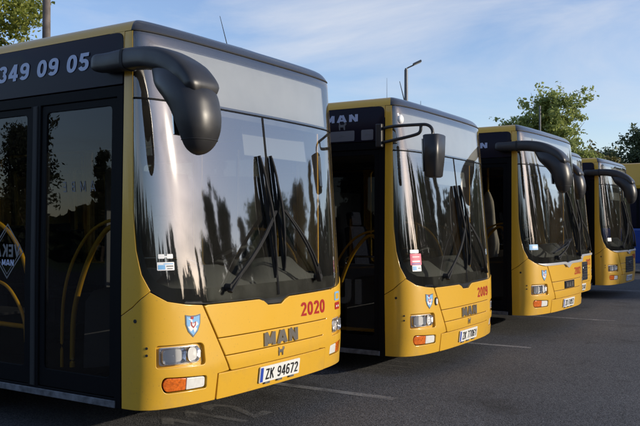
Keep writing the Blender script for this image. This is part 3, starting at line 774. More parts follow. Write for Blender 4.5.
    rail([(.20, 1.34), (.195, 1.46), (.26, 1.515), (.35, 1.47), (.47, 1.33), (.58, 1.12), (.655, .88), (.67, .60), (.67, .50)], -1.13, .019)
    rail([(.18, 1.565), (.30, 1.545), (.45, 1.47), (.58, 1.33), (.67, 1.17), (.72, .98), (.735, .75), (.735, .5)], -1.17, .012)
    rail([(1.75, 1.58), (1.55, 1.56), (1.36, 1.46), (1.22, 1.30), (1.14, 1.1), (1.11, .9), (1.11, .5)], -1.15, .016)
    rail([(1.78, 1.10), (1.55, 1.05), (1.40, .92), (1.32, .78), (1.30, .62)], -1.05, .013)
    rail([(1.80, .74), (1.5, .735), (1.2, .73), (1.16, .70), (1.16, .78)], -1.02, .02)
    # --- interior
    mb = MB(); mb.box((0, 6.2, .33), (2.36, 11.3, .05)); mb.build('floor', M['interior'], B)
    mb = MB(); mb.box((0, 6.2, 2.50), (2.30, 11.0, .04)); mb.build('ceiling', M['ceiling'], B)
    ds = MB(); vs = []; fs = []
    prof = [(0.14, 1.00), (0.20, 1.085), (0.34, 1.10), (0.50, 1.09), (0.62, 1.06), (0.70, 0.98), (0.72, 0.5)]
    xs_ = np.linspace(-1.12, 1.16, 33)
    for x_ in xs_:
        q = (abs(x_) / 1.25) ** 3 * 0.30
        hump = 0.16 * math.exp(-((x_ - .50) / .36) ** 4) + 0.13 * math.exp(-((x_ + .42) / .24) ** 4)
        for (y_, z_) in prof: vs.append((x_, y_ + q, z_ + hump * (1 if .28 < y_ < .66 else .25 if z_ > .9 else 0)))
    k = len(prof)
    for i in range(len(xs_) - 1):
        for j in range(k - 1): fs.append((i * k + j, (i + 1) * k + j, (i + 1) * k + j + 1, i * k + j + 1))
    ds.add(vs, fs, True); ds.build('dashboard', M['dash'], B)
    sw = MB(); rt = Matrix.Translation((.52, .92, 1.22)) @ Matrix.Rotation(R(-32), 4, 'X')
    sw.sweep([rt @ Vector((.225 * math.cos(a), .225 * math.sin(a), 0)) for a in np.linspace(0, 2 * PI, 33)], .016, n=8, up=tuple(rt.to_3x3() @ Vector((0, 0, 1))), cap=False)
    for a in (R(0), R(180), R(270)): sw.sweep([rt @ Vector((0, 0, -.03)), rt @ Vector((.22 * math.cos(a), .22 * math.sin(a), 0))], .014, n=8)
    sw.sweep([rt @ Vector((0, 0, .0)), rt @ Vector((0, 0, -.06)), rt @ Vector((0, .0, -.45))], [.06, .06, .03], n=14); sw.build('steering_wheel', M['rubber'], B)
    se = MB(); se.box((.52, 1.42, .86), (.46, .46, .12), None, .04); se.box((.52, 1.68, 1.25), (.44, .12, .72), Matrix.Rotation(R(-8), 4, 'X'), .05)
    se.box((.52, 1.75, 1.70), (.26, .09, .18), Matrix.Rotation(R(-8), 4, 'X'), .03); se.box((.52, 1.42, .56), (.28, .28, .5), None, .03); se.build('driver_seat', M['seat'], B)
    pt_ = MB(); pt_.box((.62, 2.02, 1.2), (1.1, .03, 1.7), None, .01); pt_.build('partition', M['interior'], B)
    cd = MB(); cd.box((.08, 1.25, .75), (.03, .75, .80), None, .01); cd.build('cabin_door', M['dash'], B)
    cr_ = MB(); cr_.sweep(spline([(.08, 1.62, 1.12), (.08, 1.6, 1.22), (.08, 1.3, 1.24), (.08, .95, 1.22), (.08, .92, 1.12)], 5), .014, n=8); cr_.build('cabin_rail', M['chrome'], B)
    for (x_, y_) in ((-.9, 3.3), (-.9, 4.1), (.55, 3.3), (.55, 4.1), (-.9, 5.0), (.55, 5.0), (.55, 6.0), (-.9, 7.4), (.55, 7.4)):
        s_ = MB(); s_.box((x_ + .17, y_, .82), (.82, .42, .08), None, .03); s_.box((x_ + .17, y_ + .22, 1.15), (.82, .07, .62), Matrix.Rotation(R(-8), 4, 'X'), .03)
        s_.box((x_ + .17, y_, .57), (.2, .2, .45)); s_.build('passenger_seat', M['seat'], B)
    for (x_, y_) in ((-.42, 2.3), (.36, 2.1), (-.42, 5.6), (.3, 5.6)):
        p_ = MB(); p_.sweep([(x_, y_, .35), (x_, y_, 2.48)], .017, n=10); p_.build('grab_pole', M['rail_yellow'], B)
    vs_ = MB(); vs_.box((.50, .42, 2.22), (.9, .02, .26), Matrix.Rotation(R(-8), 4, 'X'), .006); vs_.build('sun_visor', M['dash'], B)

def hood_old(B):
    """hood of three ribs with the notch under the wipers"""
    top = [(p[0], p[1] - 0.007) for p in WS if abs(p[0]) <= 0.801 and p[1] < 1.0]
    e = lambda v: 0.838 - (0.976 - v) / (0.976 - 0.494) * 0.255         # slanting side edge
    g = 0.0035
    o1 = [(-e(.735), .735 + g), (e(.735), .735 + g), (e(.965), .968), (.80, .975)] + top[::-1][1:] + [(-e(.965), .968)]
    o2 = [(-e(.605), .605 + g), (e(.605), .605 + g), (e(.735), .735 - g), (-e(.735), .735 - g)]
    o3 = rounded([(-e(.494), .494), (e(.494), .494), (e(.605), .605 - g), (-e(.605), .605 - g)], [.02, .02, 0, 0])
    h = patch('hood', [o1, o2, o3], M['yellow'], B, 0.008, 0.03, 0.05, 0.005)
    return h
def hood_new(B, grille):
    h = hood_old(B)
    tr = [(p[0], p[1]) for p in WS if abs(p[0]) <= 1.13 and p[1] < 1.03]
    dip = lambda s: -0.035 * math.exp(-(s / .10) ** 2)
    xs = np.linspace(-1.08, 1.08, 61)
    base = lambda s: 0.985 + 0.028 * max(0, (abs(s) - .85) / .25) ** 2
    up = [(s, base(s) + 0.018 * min(1, (1.1 - abs(s)) / .2) + dip(s) * .6) for s in xs]; dn = [(s, base(s) - 0.016 * min(1, (1.1 - abs(s)) / .2) + dip(s) * 1.7) for s in xs]
    patch('chrome_trim', dn + up[::-1], M['silver'], B, 0.016, 0.02, 0.05, 0.003)
    if grille:
        g = patch('grille', rounded(rect(-.36, .53, .36, .865), .03), M['black_plastic'], B, 0.016, 0.012, 0.06, 0.004)
        for k in range(6): patch('grille_slat', rounded(rect(-.34, .56 + k * .048, .34, .575 + k * .048), .004), M['black_gloss'], g, 0.022, 0.008, 0.06, 0.002)
    return h

def lion(parent, s, v, sc, m, off):
    # small walking beast: body, head, tail
    P = [(-.50, .05), (-.42, -.42), (-.30, -.42), (-.30, -.10), (.12, -.10), (.20, -.42), (.34, -.42), (.34, .05), (.52, .20), (.50, .42), (.30, .45), (.20, .20), (-.28, .20), (-.36, .40), (-.52, .45), (-.46, .30)]
    return patch('lion_emblem', [(s + a * sc, v + b * sc) for a, b in P], m, parent, off, .006, .05, .001)

def plate(B, txt):
    p = patch('number_plate', rounded(rect(-.262, .348, .262, .468), .010), M['plate'], B, 0.020, 0.010, 0.05, 0.002)
    patch('plate_band', rect(-.256, .354, -.222, .462), M['plate_blue'], p, 0.0215, 0.001, 0.05, 0.0)
    stroke_text('plate_text', txt, 0.082, 0.020, .408, M['ink'], p, 0.0225, t=0.155, sx=0.90, gap=.16)
    for s_ in (-.16, .0, .16): patch('plate_clip', rounded(rect(s_ - .03, .334, s_ + .03, .350), .003), M['alu'], p, 0.022, 0.008, 0.05, 0.001)
    return p

def crest(B):
    s, v = -.930, .850
    sh = lambda k, dv=0: [(s + a * k, v + dv + b * k) for a, b in [(-.062, .070), (-.02, .062), (.02, .062), (.062, .070), (.060, .005), (.040, -.045), (0, -.085), (-.040, -.045), (-.060, .005)]]
    c = patch('crest', sh(1.0), M['crest_rim'], B, 0.003, 0.003, 0.03, 0.0)
    patch('crest_field', sh(.86), M['crest_blue'], c, 0.0045, 0.001, 0.03, 0.0)
    patch('crest_charge', [(s + a, v + b) for a, b in [(-.045, .045), (-.02, .03), (-.03, -.01), (-.045, -.01), (-.02, -.045), (0, -.03), (.01, -.055), (.03, -.03), (.02, -.015), (.042, .0), (.03, .02), (-.005, .012), (-.01, .04)]], M['white'], c, 0.0055, 0.001, 0.03, 0.0)
    patch('crest_heart', [(s + a, v + b) for a, b in [(-.022, .022), (0, .012), (.022, .022), (.020, -.004), (0, -.024), (-.020, -.004)]], M['red'], c, 0.0065, 0.001, 0.03, 0.0)
    patch('crest_heart', [(s + a, v + b) for a, b in [(-.012, .014), (0, .008), (.012, .014), (.010, -.002), (0, -.012), (-.010, -.002)]], M['white'], c, 0.0072, 0.001, 0.03, 0.0)
    patch('crest_crown', [(s + a, v + b) for a, b in [(-.022, .040), (.0, .036), (.004, .056), (-.018, .058)]], M['red'], c, 0.0065, 0.001, 0.03, 0.0)
    return c

def header(B, brand=True, icons=True):
    t_of = lambda t: -(S0 + t)
    h = patch('side_display', rounded([(t_of(2.05), 2.482), (t_of(.055), 2.482), (t_of(.055), 2.838), (t_of(2.05), 2.838)], [.01, .01, .07, .01]), M['panel_navy'], B, 0.004, 0.03, 0.2, 0.003)
    patch('corner_gusset', rect(-1.62, 2.72, -1.476, 2.84), M['yellow'], B, 0.0, 0.02, 0.1, 0.0)
    return h

WIP_A = [((-.60, 1.085), (-.02, 1.63), (-.115, 2.06), (-.045, 1.12)), ((.56, 1.095), (.10, 1.64), (.035, 2.07), (.075, 1.17))]
WIP_B = [((-.52, 1.08), (-.02, 1.30), (-.62, 1.14), (.22, 1.33)), ((.56, 1.095), (.34, 1.75), (.28, 2.05), (.50, 1.16))]

def make_bus(label, group, mirror, kind, number, plate_txt, wip, grille=False):
    B = empty('city_bus'); tag(B, label, 'bus', group)
    if not PROTO:
        make_body(B); PROTO.append(B)
        shared = list(B.children)
    else:
        for ch in SHARED: copy_tree(ch, B)
        shared = None
    if shared is not None: SHARED.extend(shared)
    (hood_old(B) if kind == 'old' else hood_new(B, grille))
    h = header(B)
    make_wipers(B, wip)
    (make_mirror_hanging if mirror == 'hanging' else make_mirror_bracket)(B)
    plate(B, plate_txt)
    if kind == 'old':
        stroke_text('badge_lettering', 'MAN', 0.100, .0, .668, M['badge'], B, 0.008, t=.27, sx=1.52, gap=.14, extrude=0.010)
        lion(B, .0, .556, .075, M['badge'], 0.014)
    else:
        if not grille:
            bb = patch('badge_plate', rect(-.24, .615, .24, .725), M['black_gloss'], B, 0.014, 0.01, 0.06, 0.002)
            stroke_text('badge_lettering', 'MAN', 0.080, .0, .668, M['badge'], bb, 0.0145, t=.27, sx=1.45, gap=.14, extrude=0.005)
        else: lion(B, .0, .72, .14, M['chrome'], 0.030)
    stroke_text('fleet_number', number, 0.112, .475, .848, M['red'], B, 0.0095, t=.20, sx=1.28, gap=.10)
    return B, h
PROTO, SHARED = [], []
GR = 'yellow city buses parked side by side'
t_of = lambda t: -(S0 + t)

b1, h1 = make_bus('nearest yellow bus, red 2020 on its hood, plate ZK 94672, big hanging mirror', GR, 'hanging', 'old', '2020', 'ZK 94672', WIP_A)
b2, h2 = make_bus('yellow bus with a box mirror on a tube bracket, red 2009 on its hood', GR, 'bracket', 'old', '2009', 'ZK 77061', WIP_A)
b3, h3 = make_bus('yellow bus with chrome trim under the windscreen and red 2002 on its hood', GR, 'hanging', 'new', '2002', 'ZK 61852', WIP_B)
b4, h4 = make_bus('mostly hidden yellow bus with a black grille, showing past the bus numbered 2002', GR, 'hanging', 'new', '2013', 'ZK 90348', WIP_A, True)
b5, h5 = make_bus('farthest yellow bus of the row, whole front in view with black grille', GR, 'hanging', 'new', '2010', 'ZK 91170', WIP_A, True)

def place(B, corner, yaw, dz=0.0):
    c, s = math.cos(yaw), math.sin(yaw); lx, ly = -HW, D0
    B.location = (corner[0] - (c * lx - s * ly), corner[1] - (s * lx + c * ly), GZ + dz); B.rotation_euler = (0, 0, yaw)
    for ch in B.children:                                        # the wheels stay on the ground when the suspension kneels
        if ch.name.startswith('wheel') and ch.type == 'EMPTY': ch.location.z -= dz
place(b1, (-1.293, 5.342), R(57.3), 0.0)
place(b2, (0.692, 8.074), R(58.6), -0.095)
place(b3, (2.674, 10.988), R(56.3), -0.012)
place(b4, (3.77, 13.75), R(56.6), -0.012)
place(b5, (5.707, 16.491), R(57.0), -0.012)

# --- bus one: its own marks
stroke_text('phone_number', '349 09 05', 0.125, t_of(.385), 2.672, M['text_pale'], h1, 0.0075, t=.20, sx=1.42, gap=.11, shear=.10, align='R')
d1 = [c for c in b1.children if c.name.startswith('door')][0]
for ch_, tt_ in zip('AMBE', (.36, .46, .56, .65)): stroke_text('faint_letter', ch_, 0.075, t_of(tt_), 1.80, M['text_faint'], d1, -0.0195, t=.13, sx=.8, mirror=True, shear=0.15)
dm = lambda k: [(t_of(1.29 + a * k), 1.33 + b * k) for a, b in [(0, .21), (.19, 0), (0, -.21), (-.19, 0)]]
patch('diamond_outline', dm(1.0), M['text_faint'], d1, -0.0195, 0.001, 0.1, 0.0, holes=[dm(.93)])  # diamond seen in the glass, drawn onto the pane as faint outlines
patch('diamond_outline', dm(.84), M['text_faint'], d1, -0.0195, 0.001, 0.1, 0.0, holes=[dm(.80)])
stroke_text('faint_lettering', 'VEKA', 0.095, t_of(1.29), 1.335, M['text_faint'], d1, -0.0192, t=.19, sx=1.0, mirror=True)
stroke_text('faint_lettering', 'MAN', 0.045, t_of(1.28), 1.245, M['text_pale'], d1, -0.0192, t=.22, sx=1.1)
crest(b1)
st = patch('blue_sticker', rounded(rect(.90, .868, 1.03, .945), .02), M['crest_blue'], b1, 0.003, 0.002, 0.03, 0.0)
patch('sticker_centre', rounded(rect(.922, .880, 1.008, .930), .012), M['yellow'], st, 0.0045, 0.001, 0.03, 0.0)
st2 = patch('red_sticker', rounded(rect(.905, .790, 1.035, .852), .015), M['red'], b1, 0.003, 0.002, 0.03, 0.0)
for s_ in (.945, .995): patch('sticker_dot', ellipse(s_, .818, .012, .010, 10), M['white'], st2, 0.0045, 0.001, 0.03, 0.0)
def ws_sticker(B, s, v, w, h, m, off=-0.001, parts=()):
    o = patch('windscreen_sticker', rounded(rect(s - w / 2, v - h / 2, s + w / 2, v + h / 2), .006), m, B, off, 0.0015, 0.05, 0.0)
    for (ds, dv, ww, hh, mm) in parts:
        patch('sticker_print', rect(s + ds - ww / 2, v + dv - hh / 2, s + ds + ww / 2, v + dv + hh / 2), mm, o, off + 0.0012, 0.0005, 0.05, 0.0)
ws_sticker(b1, -1.118, 1.252, .125, .055, M['white'], parts=[(-.03, -.006, .05, .03, M['crest_blue']), (.03, .0, .05, .008, M['text_faint']), (.02, .016, .07, .006, M['crest_blue']), (.03, -.016, .04, .006, M['text_faint'])])
ws_sticker(b1, -1.148, 1.318, .045, .030, M['white']); ws_sticker(b1, -1.085, 1.318, .045, .030, M['white']); ws_sticker(b1, -1.117, 1.316, .03, .009, M['white'])
# --- bus two
crest(b2)
ring = patch('filler_cap', ellipse(-.812, .835, .026, .042, 20), M['rubber'], b2, 0.010, 0.006, 0.03, 0.002)
patch('filler_lid', ellipse(-.810, .833, .017, .030, 20), M['white_lens'], ring, 0.014, 0.004, 0.03, 0.001)
ws_sticker(b2, -1.095, 1.275, .155, .115, M['pink'], parts=[(0, .025, .10, .008, M['white']), (0, -.02, .11, .014, M['white']), (0, -.045, .12, .01, M['plate_blue'])])
ws_sticker(b2, -1.09, 1.185, .125, .062, M['white'], parts=[(-.03, 0, .05, .04, M['crest_blue']), (.035, 0, .04, .008, M['text_faint'])])
ws_sticker(b2, -1.11, 1.355, .12, .035, M['white'])
stroke_text('brand_lettering', 'MAN', 0.075, t_of(.56), 2.735, M['text_pale'], h2, 0.0075, t=.26, sx=1.75, gap=.22)
lion(h2, t_of(.545), 2.655, .09, M['text_faint'], 0.0075)
for a, b in ((.18, .32), (.40, .70), (.78, 1.08)):
    g = patch('icon_panel', rounded(rect(t_of(b), 2.497, t_of(a), 2.605), .015), M['grey_panel'], h2, 0.0075, 0.002, 0.1, 0.0)
    c = (a + b) / 2
    patch('icon', [(t_of(c + .03), 2.54), (t_of(c - .04), 2.552), (t_of(c + .02), 2.57)], M['text_faint'], g, 0.0085, 0.001, 0.1, 0.0)
rl = MB(); rl.lathe([(0, .0), (-.004, .035), (.01, .05), (.03, .05)], skin(-1.17, 2.70) + normal(-1.17, 2.70) * .003, 'y', 20); rl.build('route_lamp', M['white'], b2)
# --- bus three
crest(b3)
ws_sticker(b3, -1.118, 1.235, .17, .075, M['crest_blue'], parts=[(.02, 0, .1, .03, M['white'])])
stroke_text('brand_lettering', 'MAN', 0.075, t_of(.60), 2.66, M['text_pale'], h3, 0.0075, t=.26, sx=1.75, gap=.22)
ws_sticker(b5, -1.12, 1.24, .12, .07, M['white'])
# whip aerials
def whip(B, p, q, r=0.0045):
    a = MB(); a.sweep([p, [(p[i] + q[i]) / 2 for i in range(3)], q], [r, r * .8, r * .5], n=6); a.lathe([(0, .03), (.02, .025), (.035, .012)], p, 'z', 10); a.build('aerial', M['rubber'], B)
whip(b1, (.11, .60, 2.95), (.06, .66, 3.26))
whip(b2, (-.20, .67, 2.97), (-.22, .74, 3.27), .007)
whip(b2, (-.685, .67, 2.97), (-.685, .67, 3.23), .0025)
whip(b2, (.05, .60, 2.97), (.05, .60, 3.07), .004)

# coat on the driver's seat of bus three, seen through the front door
def coat(B):
    vs, fs = [], []; n, m_ = 14, 16
    for i in range(n + 1):
        t = i / n
        for k in range(m_):
            th = 2 * PI * k / m_; w = np.interp(t, [0, .12, .3, .75, 1], [.03, .09, .12, .19, .15]); d = np.interp(t, [0, .15, 1], [.03, .06, .05])
            f_ = 1 + 0.16 * math.sin(5 * th + 3 * t) * t + 0.06 * math.sin(9 * t)
            vs.append((w * math.cos(th) * f_, d * math.sin(th) * f_ + 0.02 * math.sin(9 * th) * t, -1.0 * t))
    for i in range(n):
        for k in range(m_): fs.append((i * m_ + k, i * m_ + (k + 1) % m_, (i + 1) * m_ + (k + 1) % m_, (i + 1) * m_ + k))
    o = link('coat', mesh_from('coat', vs, fs, True), M['cloth'])
    tag(o, 'beige coat hanging on the pole inside the bus numbered 2002, seen through its front door', 'coat')
    yaw = B.rotation_euler.z; p = Matrix.Translation(B.location) @ Matrix.Rotation(yaw, 4, 'Z') @ Vector((-.45, 1.08, 2.04))
    o.location = p; o.rotation_euler = (0, 0, yaw + R(75))
coat(b3)
pole_ = MB(); pole_.sweep([(-.34, 1.12, .35), (-.34, 1.12, 2.48)], .017, n=10); pole_.build('grab_pole', M['rail_yellow'], b3)

# lettering on the driver side flank of bus one (seen mirrored in the next bus's door)
FL = [c for c in b1.children if c.name.startswith('flank_wrap')][0]
stroke_text('flank_text', 'IUA', 0.30, S0 + .95, 0.76, M['text_pale'], FL, 0.004, t=.24, sx=1.2)

# ------------------------------------------------------------------ bay markings on the asphalt
def mark(name, pts, label, group):
    me = mesh_from(name, [(p[0], p[1], 0) for p in pts], [tuple(range(len(pts)))])
    o = link(name, me, M['road_paint']); o.location.z = GZ + 0.004; tag(o, label, 'road marking', group); return o
def local(B, x, y):
    c, s = math.cos(B.rotation_euler.z), math.sin(B.rotation_euler.z); return (B.location.x + c * x - s * y, B.location.y + s * x + c * y)
labs = ['faded white bay line beside the number plate of the bus numbered 2020', 'faded white bay line beside the bus numbered 2009', 'faded white bay line in front of the bus numbered 2002', 'faded white bay line near the farthest bus of the row']
for B, x, y0, lb in zip((b1, b2, b3, b5), (1.22, 1.35, 1.30, 1.3), (-.36, -.30, -.35, -.3), labs):
    mark('bay_line', [local(B, x - .055, y0), local(B, x + .055, y0), local(B, x + .055, 9), local(B, x - .055, 9)], lb, 'painted bay lines')
def ground_text(txt, B, x, y, size, label, m, sy=1.4):
    o = stroke_text('bay_number', txt, size, 0, 0, m, None, 0.0, t=.17, sx=.85, gap=.22, flat=sy); o.rotation_euler = (0, 0, B.rotation_euler.z)
    p = local(B, x, y); o.location = (p[0], p[1], GZ + 0.004); tag(o, label, 'road marking', 'painted bay numbers')
ground_text('112', b1, -.14, .56, .46, 'faded painted bay number on the asphalt by the nearest bus bumper', M['road_paint_faint'])
ground_text('113', b2, -.70, .66, .42, 'faded painted bay number on the asphalt by the bus numbered 2009', M['road_paint_ghost'])

# ------------------------------------------------------------------ lamp posts
def post(name, x, y, h, r0, r1, m, label, head=None, n=14):
    P = empty(name, (x, y, GZ)); tag(P, label, 'lamp post')
    a = MB(); a.sweep([(0, 0, -.1), (0, 0, h * .5), (0, 0, h)], [r0, (r0 + r1) / 2, r1], n=n); a.build('pole', m, P)
    if head:
        b = MB(); b.sweep([(0, 0, h - .12), (0, 0, h + .05)], [r1 * .7, r1 * .7], n=10)
        b.sweep(spline([(0, 0, h), (.05, 0, h + .06), (head * .5, 0, h + .16)], 4), .025, n=8); b.build('lamp_bracket', M['steel_dark'], P)
        c = MB(); c.box((head * .75, 0, h + .25), (head * .62, .17, .07), Matrix.Rotation(R(-25), 4, 'Y'), .02); c.build('lamp_head', M['steel_dark'], P)
        d = MB(); d.box((head * .75 + .018, 0, h + .212), (head * .5, .12, .01), Matrix.Rotation(R(-25), 4, 'Y')); d.build('lamp_glass', M['white_lens'], P)
    return P
post('street_lamp', 3.02, 28.0, 6.98, .085, .062, M['steel_dark'], 'slim street lamp with a tilted flat head rising above the bus numbered 2009', .52)
post('lamp_post', -7.55, 22.0, 9.8, .135, .10, M['concrete'], 'thick concrete pole standing beside the bright tree at the left edge')
post('lamp_post', 12.12, 44.0, 8.1, .07, .05, M['steel_dark'], 'thin grey pole in front of the leafy tree behind the far buses')

# ------------------------------------------------------------------ trees
def branch_tree(name, loc, h_trunk, crown, n_limb, n_leaf, leaf, m, label, group=None, seed=1, clump=0.35, shape='round', n_sub=5, r0=0.16, gaps=0.0):
    """tapered trunk, limbs and twigs; leaves in small clumps along the twigs"""
    rg = np.random.default_rng(seed); T = empty(name, loc); tag(T, label, 'tree', group)
    cx, cy, cz, rx, ry, rz = crown
    tr = MB(); top = cz + rz * .75
    tp = [(cx * t + .12 * math.sin(3 * t + seed), cy * t + .1 * math.cos(2.3 * t + seed), top * t) for t in np.linspace(0, 1, 8)]; tp[0] = (0, 0, -.1)
    tr.sweep(tp, [r0 * (1 - .88 * t) for t in np.linspace(0, 1, 8)], n=9)
    twigs = []
    for i in range(n_limb):
        t = rg.uniform(max(.15, h_trunk / top), .98); k = t * 7; a = int(k); p0 = np.array(tp[a]) + (np.array(tp[min(a + 1, 7)]) - np.array(tp[a])) * (k - a)
        az = rg.uniform(0, 2 * PI) + i * 2.4
        # target on the crown surface
        el = rg.uniform(-.55, 1.2); u = rg.uniform(.65, 1.0)
        tgt = np.array([cx + rx * u * math.cos(az) * math.cos(el), cy + ry * u * math.sin(az) * math.cos(el), cz + rz * u * math.sin(el)])
        if shape == 'cone':
            f = max(.08, (1 - (p0[2] - (cz - rz)) / (2 * rz))); tgt = p0 + np.array([rx * f * math.cos(az), ry * f * math.sin(az), -.12 * rx * f + rz * .05])
        mid = (p0 + tgt) / 2 + np.array([0, 0, .12 * np.linalg.norm(tgt - p0)]) + rg.normal(0, .1, 3)
        L = np.linalg.norm(tgt - p0); tr.sweep(spline([p0, mid, tgt], 3), [max(.008, r0 * .28 * (1 - .85 * q)) for q in np.linspace(0, 1, 7)], n=5)
        pth = spline([p0, mid, tgt], 6)
        for _ in range(n_sub):
            q = rg.uniform(.3, 1.0); pb = pth[int(q * (len(pth) - 1))]
            dirv = rg.normal(0, 1, 3); dirv[2] = dirv[2] * .6 + .15; dirv /= np.linalg.norm(dirv); ll = L * rg.uniform(.15, .38)
            pe = pb + dirv * ll; tr.sweep([pb, pe], [.012, .004], n=3, cap=False); twigs.append((pb, pe, ll))
    tr.build('trunk', M['bark'], T)
    V = []; per = max(1, n_leaf // len(twigs))
    W = rg.uniform(.35, 1.7, len(twigs)) if gaps else np.ones(len(twigs))
    for w, (pb, pe, ll) in zip(W, twigs):
        k = int(per * w); q = rg.uniform(.15, 1.1, (k, 1)); c = pb + (pe - pb) * q + rg.normal(0, clump, (k, 3)) * np.array([1, 1, .75]); V.append(c)
    C = np.concatenate(V); n = len(C); sz = leaf * rg.uniform(.6, 1.35, (n, 1))
    a = rg.normal(0, 1, (n, 3)); a /= np.linalg.norm(a, axis=1, keepdims=True); b = np.cross(a, rg.normal(0, 1, (n, 3))); b /= np.linalg.norm(b, axis=1, keepdims=True)
    nn = np.cross(a, b) * .18
    quad = np.stack([C - a * sz, C + b * sz * .55 + nn * sz, C + a * sz, C - b * sz * .55 + nn * sz], 1).reshape(-1, 3)
    me = bpy.data.meshes.new('crown'); me.from_pydata(quad.tolist(), [], [(4 * i, 4 * i + 1, 4 * i + 2, 4 * i + 3) for i in range(n)]); me.update()
    link('crown', me, m, T)
    return T
branch_tree('tree', (-12.1, 24.0, 0), 3.0, (0, 0, 8.6, 3.6, 3.2, 3.8), 46, 34000, .08, M['leaf_spring'], 'bright yellow-green leafy tree at the top left corner', None, 3, .17, n_sub=6, r0=.2, gaps=1)
branch_tree('tree', (13.25, 46.0, 0), 2.6, (0.1, 0, 6.6, 2.75, 2.5, 3.0), 42, 15000, .105, M['leaf_mid'], 'airy green tree above the roof of the bus numbered 2002', None, 11, .15, n_sub=6, r0=.17, gaps=1)
branch_tree('bush', (16.4, 47.0, 0), 1.0, (0, 0, 4.2, 1.8, 1.6, 2.1), 22, 5200, .12, M['leaf_olive'], 'olive bushy tree between the airy green tree and the dark trees', None, 12, .16, n_sub=6, r0=.12)
dk = [(19.9, 56, 5.7, 2.1, 'small dark green tree touching the olive bush on its right'), (22.0, 55, 5.6, 1.9, 'low dark green tree just above the roof of the blue and yellow bus'), (21.4, 60, 7.6, 2.3, 'dark green tree above the roof of the farthest yellow bus'), (23.2, 61, 7.0, 2.0, 'low dark green tree just beside the tallest tree at the right edge'), (25.1, 60, 9.9, 2.3, 'tallest dark tree at the right edge of the photo'),
      (20.4, 66, 6.6, 2.2, 'farther dark tree behind the olive bush')]
for i, (x, y, h, r, lb) in enumerate(dk):
    branch_tree('tree', (x, y, 0), 1.2, (0, 0, h * .56, r, r, h * .46), 32, 12000, .13, M['leaf_dark'], lb, 'dark trees behind the far buses', 30 + i, .24, n_sub=6, r0=.2)
# trees across the yard, seen mirrored in the windscreens
protos = [branch_tree('conifer', (0, 0, 0), .8, (0, 0, 4.6, 1.7, 1.7, 4.4), 60, 12000, .13, M['leaf_conifer'], 'x', None, 51, .14, shape='cone', n_sub=4, r0=.16),
          branch_tree('poplar', (0, 0, 0), 1.0, (0, 0, 4.8, 1.9, 1.9, 4.0), 40, 13000, .125, M['leaf_conifer'], 'x', None, 52, .22, n_sub=6, r0=.18),
          branch_tree('tree', (0, 0, 0), 1.2, (0, 0, 4.2, 2.7, 2.7, 3.3), 36, 14000, .13, M['leaf_dark'], 'x', None, 53, .28, n_sub=6, r0=.2)]
KL = ['dark conifer across the yard, seen only mirrored in the windscreens', 'slender dark poplar across the yard, seen only mirrored in the windscreens', 'broad dark tree across the yard, seen only mirrored in the windscreens']
used = [False] * 3; rg = np.random.default_rng(5)
az = 58.0; i = 0
while az > -236:
    k = int(rg.choice([0, 0, 1, 1, 2])); d = rg.uniform(42, 52); el = rg.uniform(9.5, 14.0) if az > 0 else rg.uniform(5.5, 9.0)
    if -28 < az < 4: el = rg.uniform(6.0, 9.0)
    if az > 33: el = rg.uniform(6.5, 8.0)
    if az < -125: el = rg.uniform(6.0, 9.5)
    h = 1.6 + d * math.tan(R(el)); base = (9.2, 8.9, 7.6)[k]; sc = h / base
    T = protos[k] if not used[k] else copy_tree(protos[k]); used[k] = True
    T.location = (d * math.cos(R(az)), 6.5 + d * math.sin(R(az)), 0); T.scale = (sc * rg.uniform(.85, 1.1),) * 2 + (sc,); T.rotation_euler = (0, 0, rg.uniform(0, 6))
    tag(T, KL[k], 'tree', 'trees across the yard')
    az -= rg.uniform(3.2, 5.8) * (1.9 if -125 < az < -2 else 1.0); i += 1

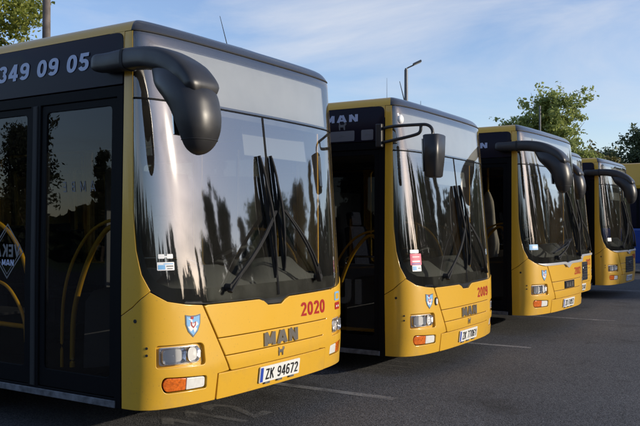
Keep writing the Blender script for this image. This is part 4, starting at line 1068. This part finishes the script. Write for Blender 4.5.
def wood_edge():
    g = np.random.default_rng(77); n = 46000
    a = np.radians(g.uniform(-240, 62, n)); d = g.uniform(52, 57, n); z = 9.0 * g.random(n) ** 1.35 * (0.82 + .12 * np.sin(a * 23) + .10 * np.sin(a * 61)) * np.where((a < -1.0) & (a > -2.3) | (a > -.6), 1.0, .85)
    z = np.where((a > R(-32)) & (a < R(2)), z * .8, z); z = np.where(a < R(-130), z * .55, z)
    C = np.stack([d * np.cos(a), 6.5 + d * np.sin(a), z], 1); sz = g.uniform(.35, .75, (n, 1))
    p = g.normal(0, 1, (n, 3)); p /= np.linalg.norm(p, axis=1, keepdims=True); q = np.cross(p, g.normal(0, 1, (n, 3))); q /= np.linalg.norm(q, axis=1, keepdims=True)
    Q = np.stack([C - p * sz, C + q * sz * .6, C + p * sz, C - q * sz * .6], 1).reshape(-1, 3)
    V = Q.tolist(); F = [(4 * i, 4 * i + 1, 4 * i + 2, 4 * i + 3) for i in range(n)]; b0 = len(V); na = 260
    for i in range(na + 1):                              # solid dark core added in the thicket to close bright gaps in reflections
        t = R(-240 + 302 * i / na); top = 5.2 + .8 * math.sin(t * 23) + .6 * math.sin(t * 61) + .3 * math.sin(t * 140)
        if t < R(-130): top *= .62
        for (dd, zz) in ((55.0, -.1), (55.6, top * .7), (57.0, top), (58.6, top * .7), (59.2, -.1)): V.append((dd * math.cos(t), 6.5 + dd * math.sin(t), zz))
    for i in range(na):
        for k in range(4): F.append((b0 + i * 5 + k, b0 + i * 5 + k + 1, b0 + i * 5 + k + 6, b0 + i * 5 + k + 5))
    me = bpy.data.meshes.new('undergrowth'); me.from_pydata(V, [], F); me.update()
    o = link('undergrowth', me, M['leaf_conifer']); tag(o, 'dense dark undergrowth at the foot of the trees across the yard', 'undergrowth', kind='stuff')
wood_edge()

# ------------------------------------------------------------------ blue and yellow bus at the right edge
def far_bus():
    B = empty('parked_bus', (0, 0, 0)); tag(B, 'blue and yellow bus at the right edge beyond the last yellow bus', 'bus')
    mb = MB(); mb.box((0, 0, .78), (2.5, 11.5, .95), None, .06); mb.build('lower_body', M['blue_paint'], B)
    mb = MB(); mb.box((0, 0, 1.78), (2.42, 11.4, 1.05), None, .05); mb.build('window_band', M['panel_navy'], B)
    mb = MB(); mb.box((0, 0, 2.66), (2.5, 11.5, .70), None, .10); mb.build('roof', M['yellow'], B)
    for sx in (-1, 1):
        for yy in (-5.3, -4.2, -2.7, -1.2, .3, 1.8, 3.3, 4.8): m = MB(); m.box((sx * 1.215, yy, 1.78), (.02, .07, 1.04)); m.build('window_pillar', M['frame_black'], B)
        for yy in (-3.3, 3.0):
            w = empty('wheel', (sx * 1.1, yy, .47), 0, B); m = MB(); m.lathe([(-.14, .28), (-.13, .46), (0, .48), (.13, .46), (.16, .28)], (0, 0, 0)); m.build('tyre', M['tyre'], w)
            m = MB(); m.lathe([(.12 * sx, .28), (.05 * sx, .2), (.14 * sx, .1), (.14 * sx, 0)], (0, 0, 0)); m.build('rim', M['rim'], w)
    B.location = (5.95, 28.4, GZ); B.rotation_euler = (0, 0, R(57)); B.scale = (1, 1, 1.14)
far_bus()
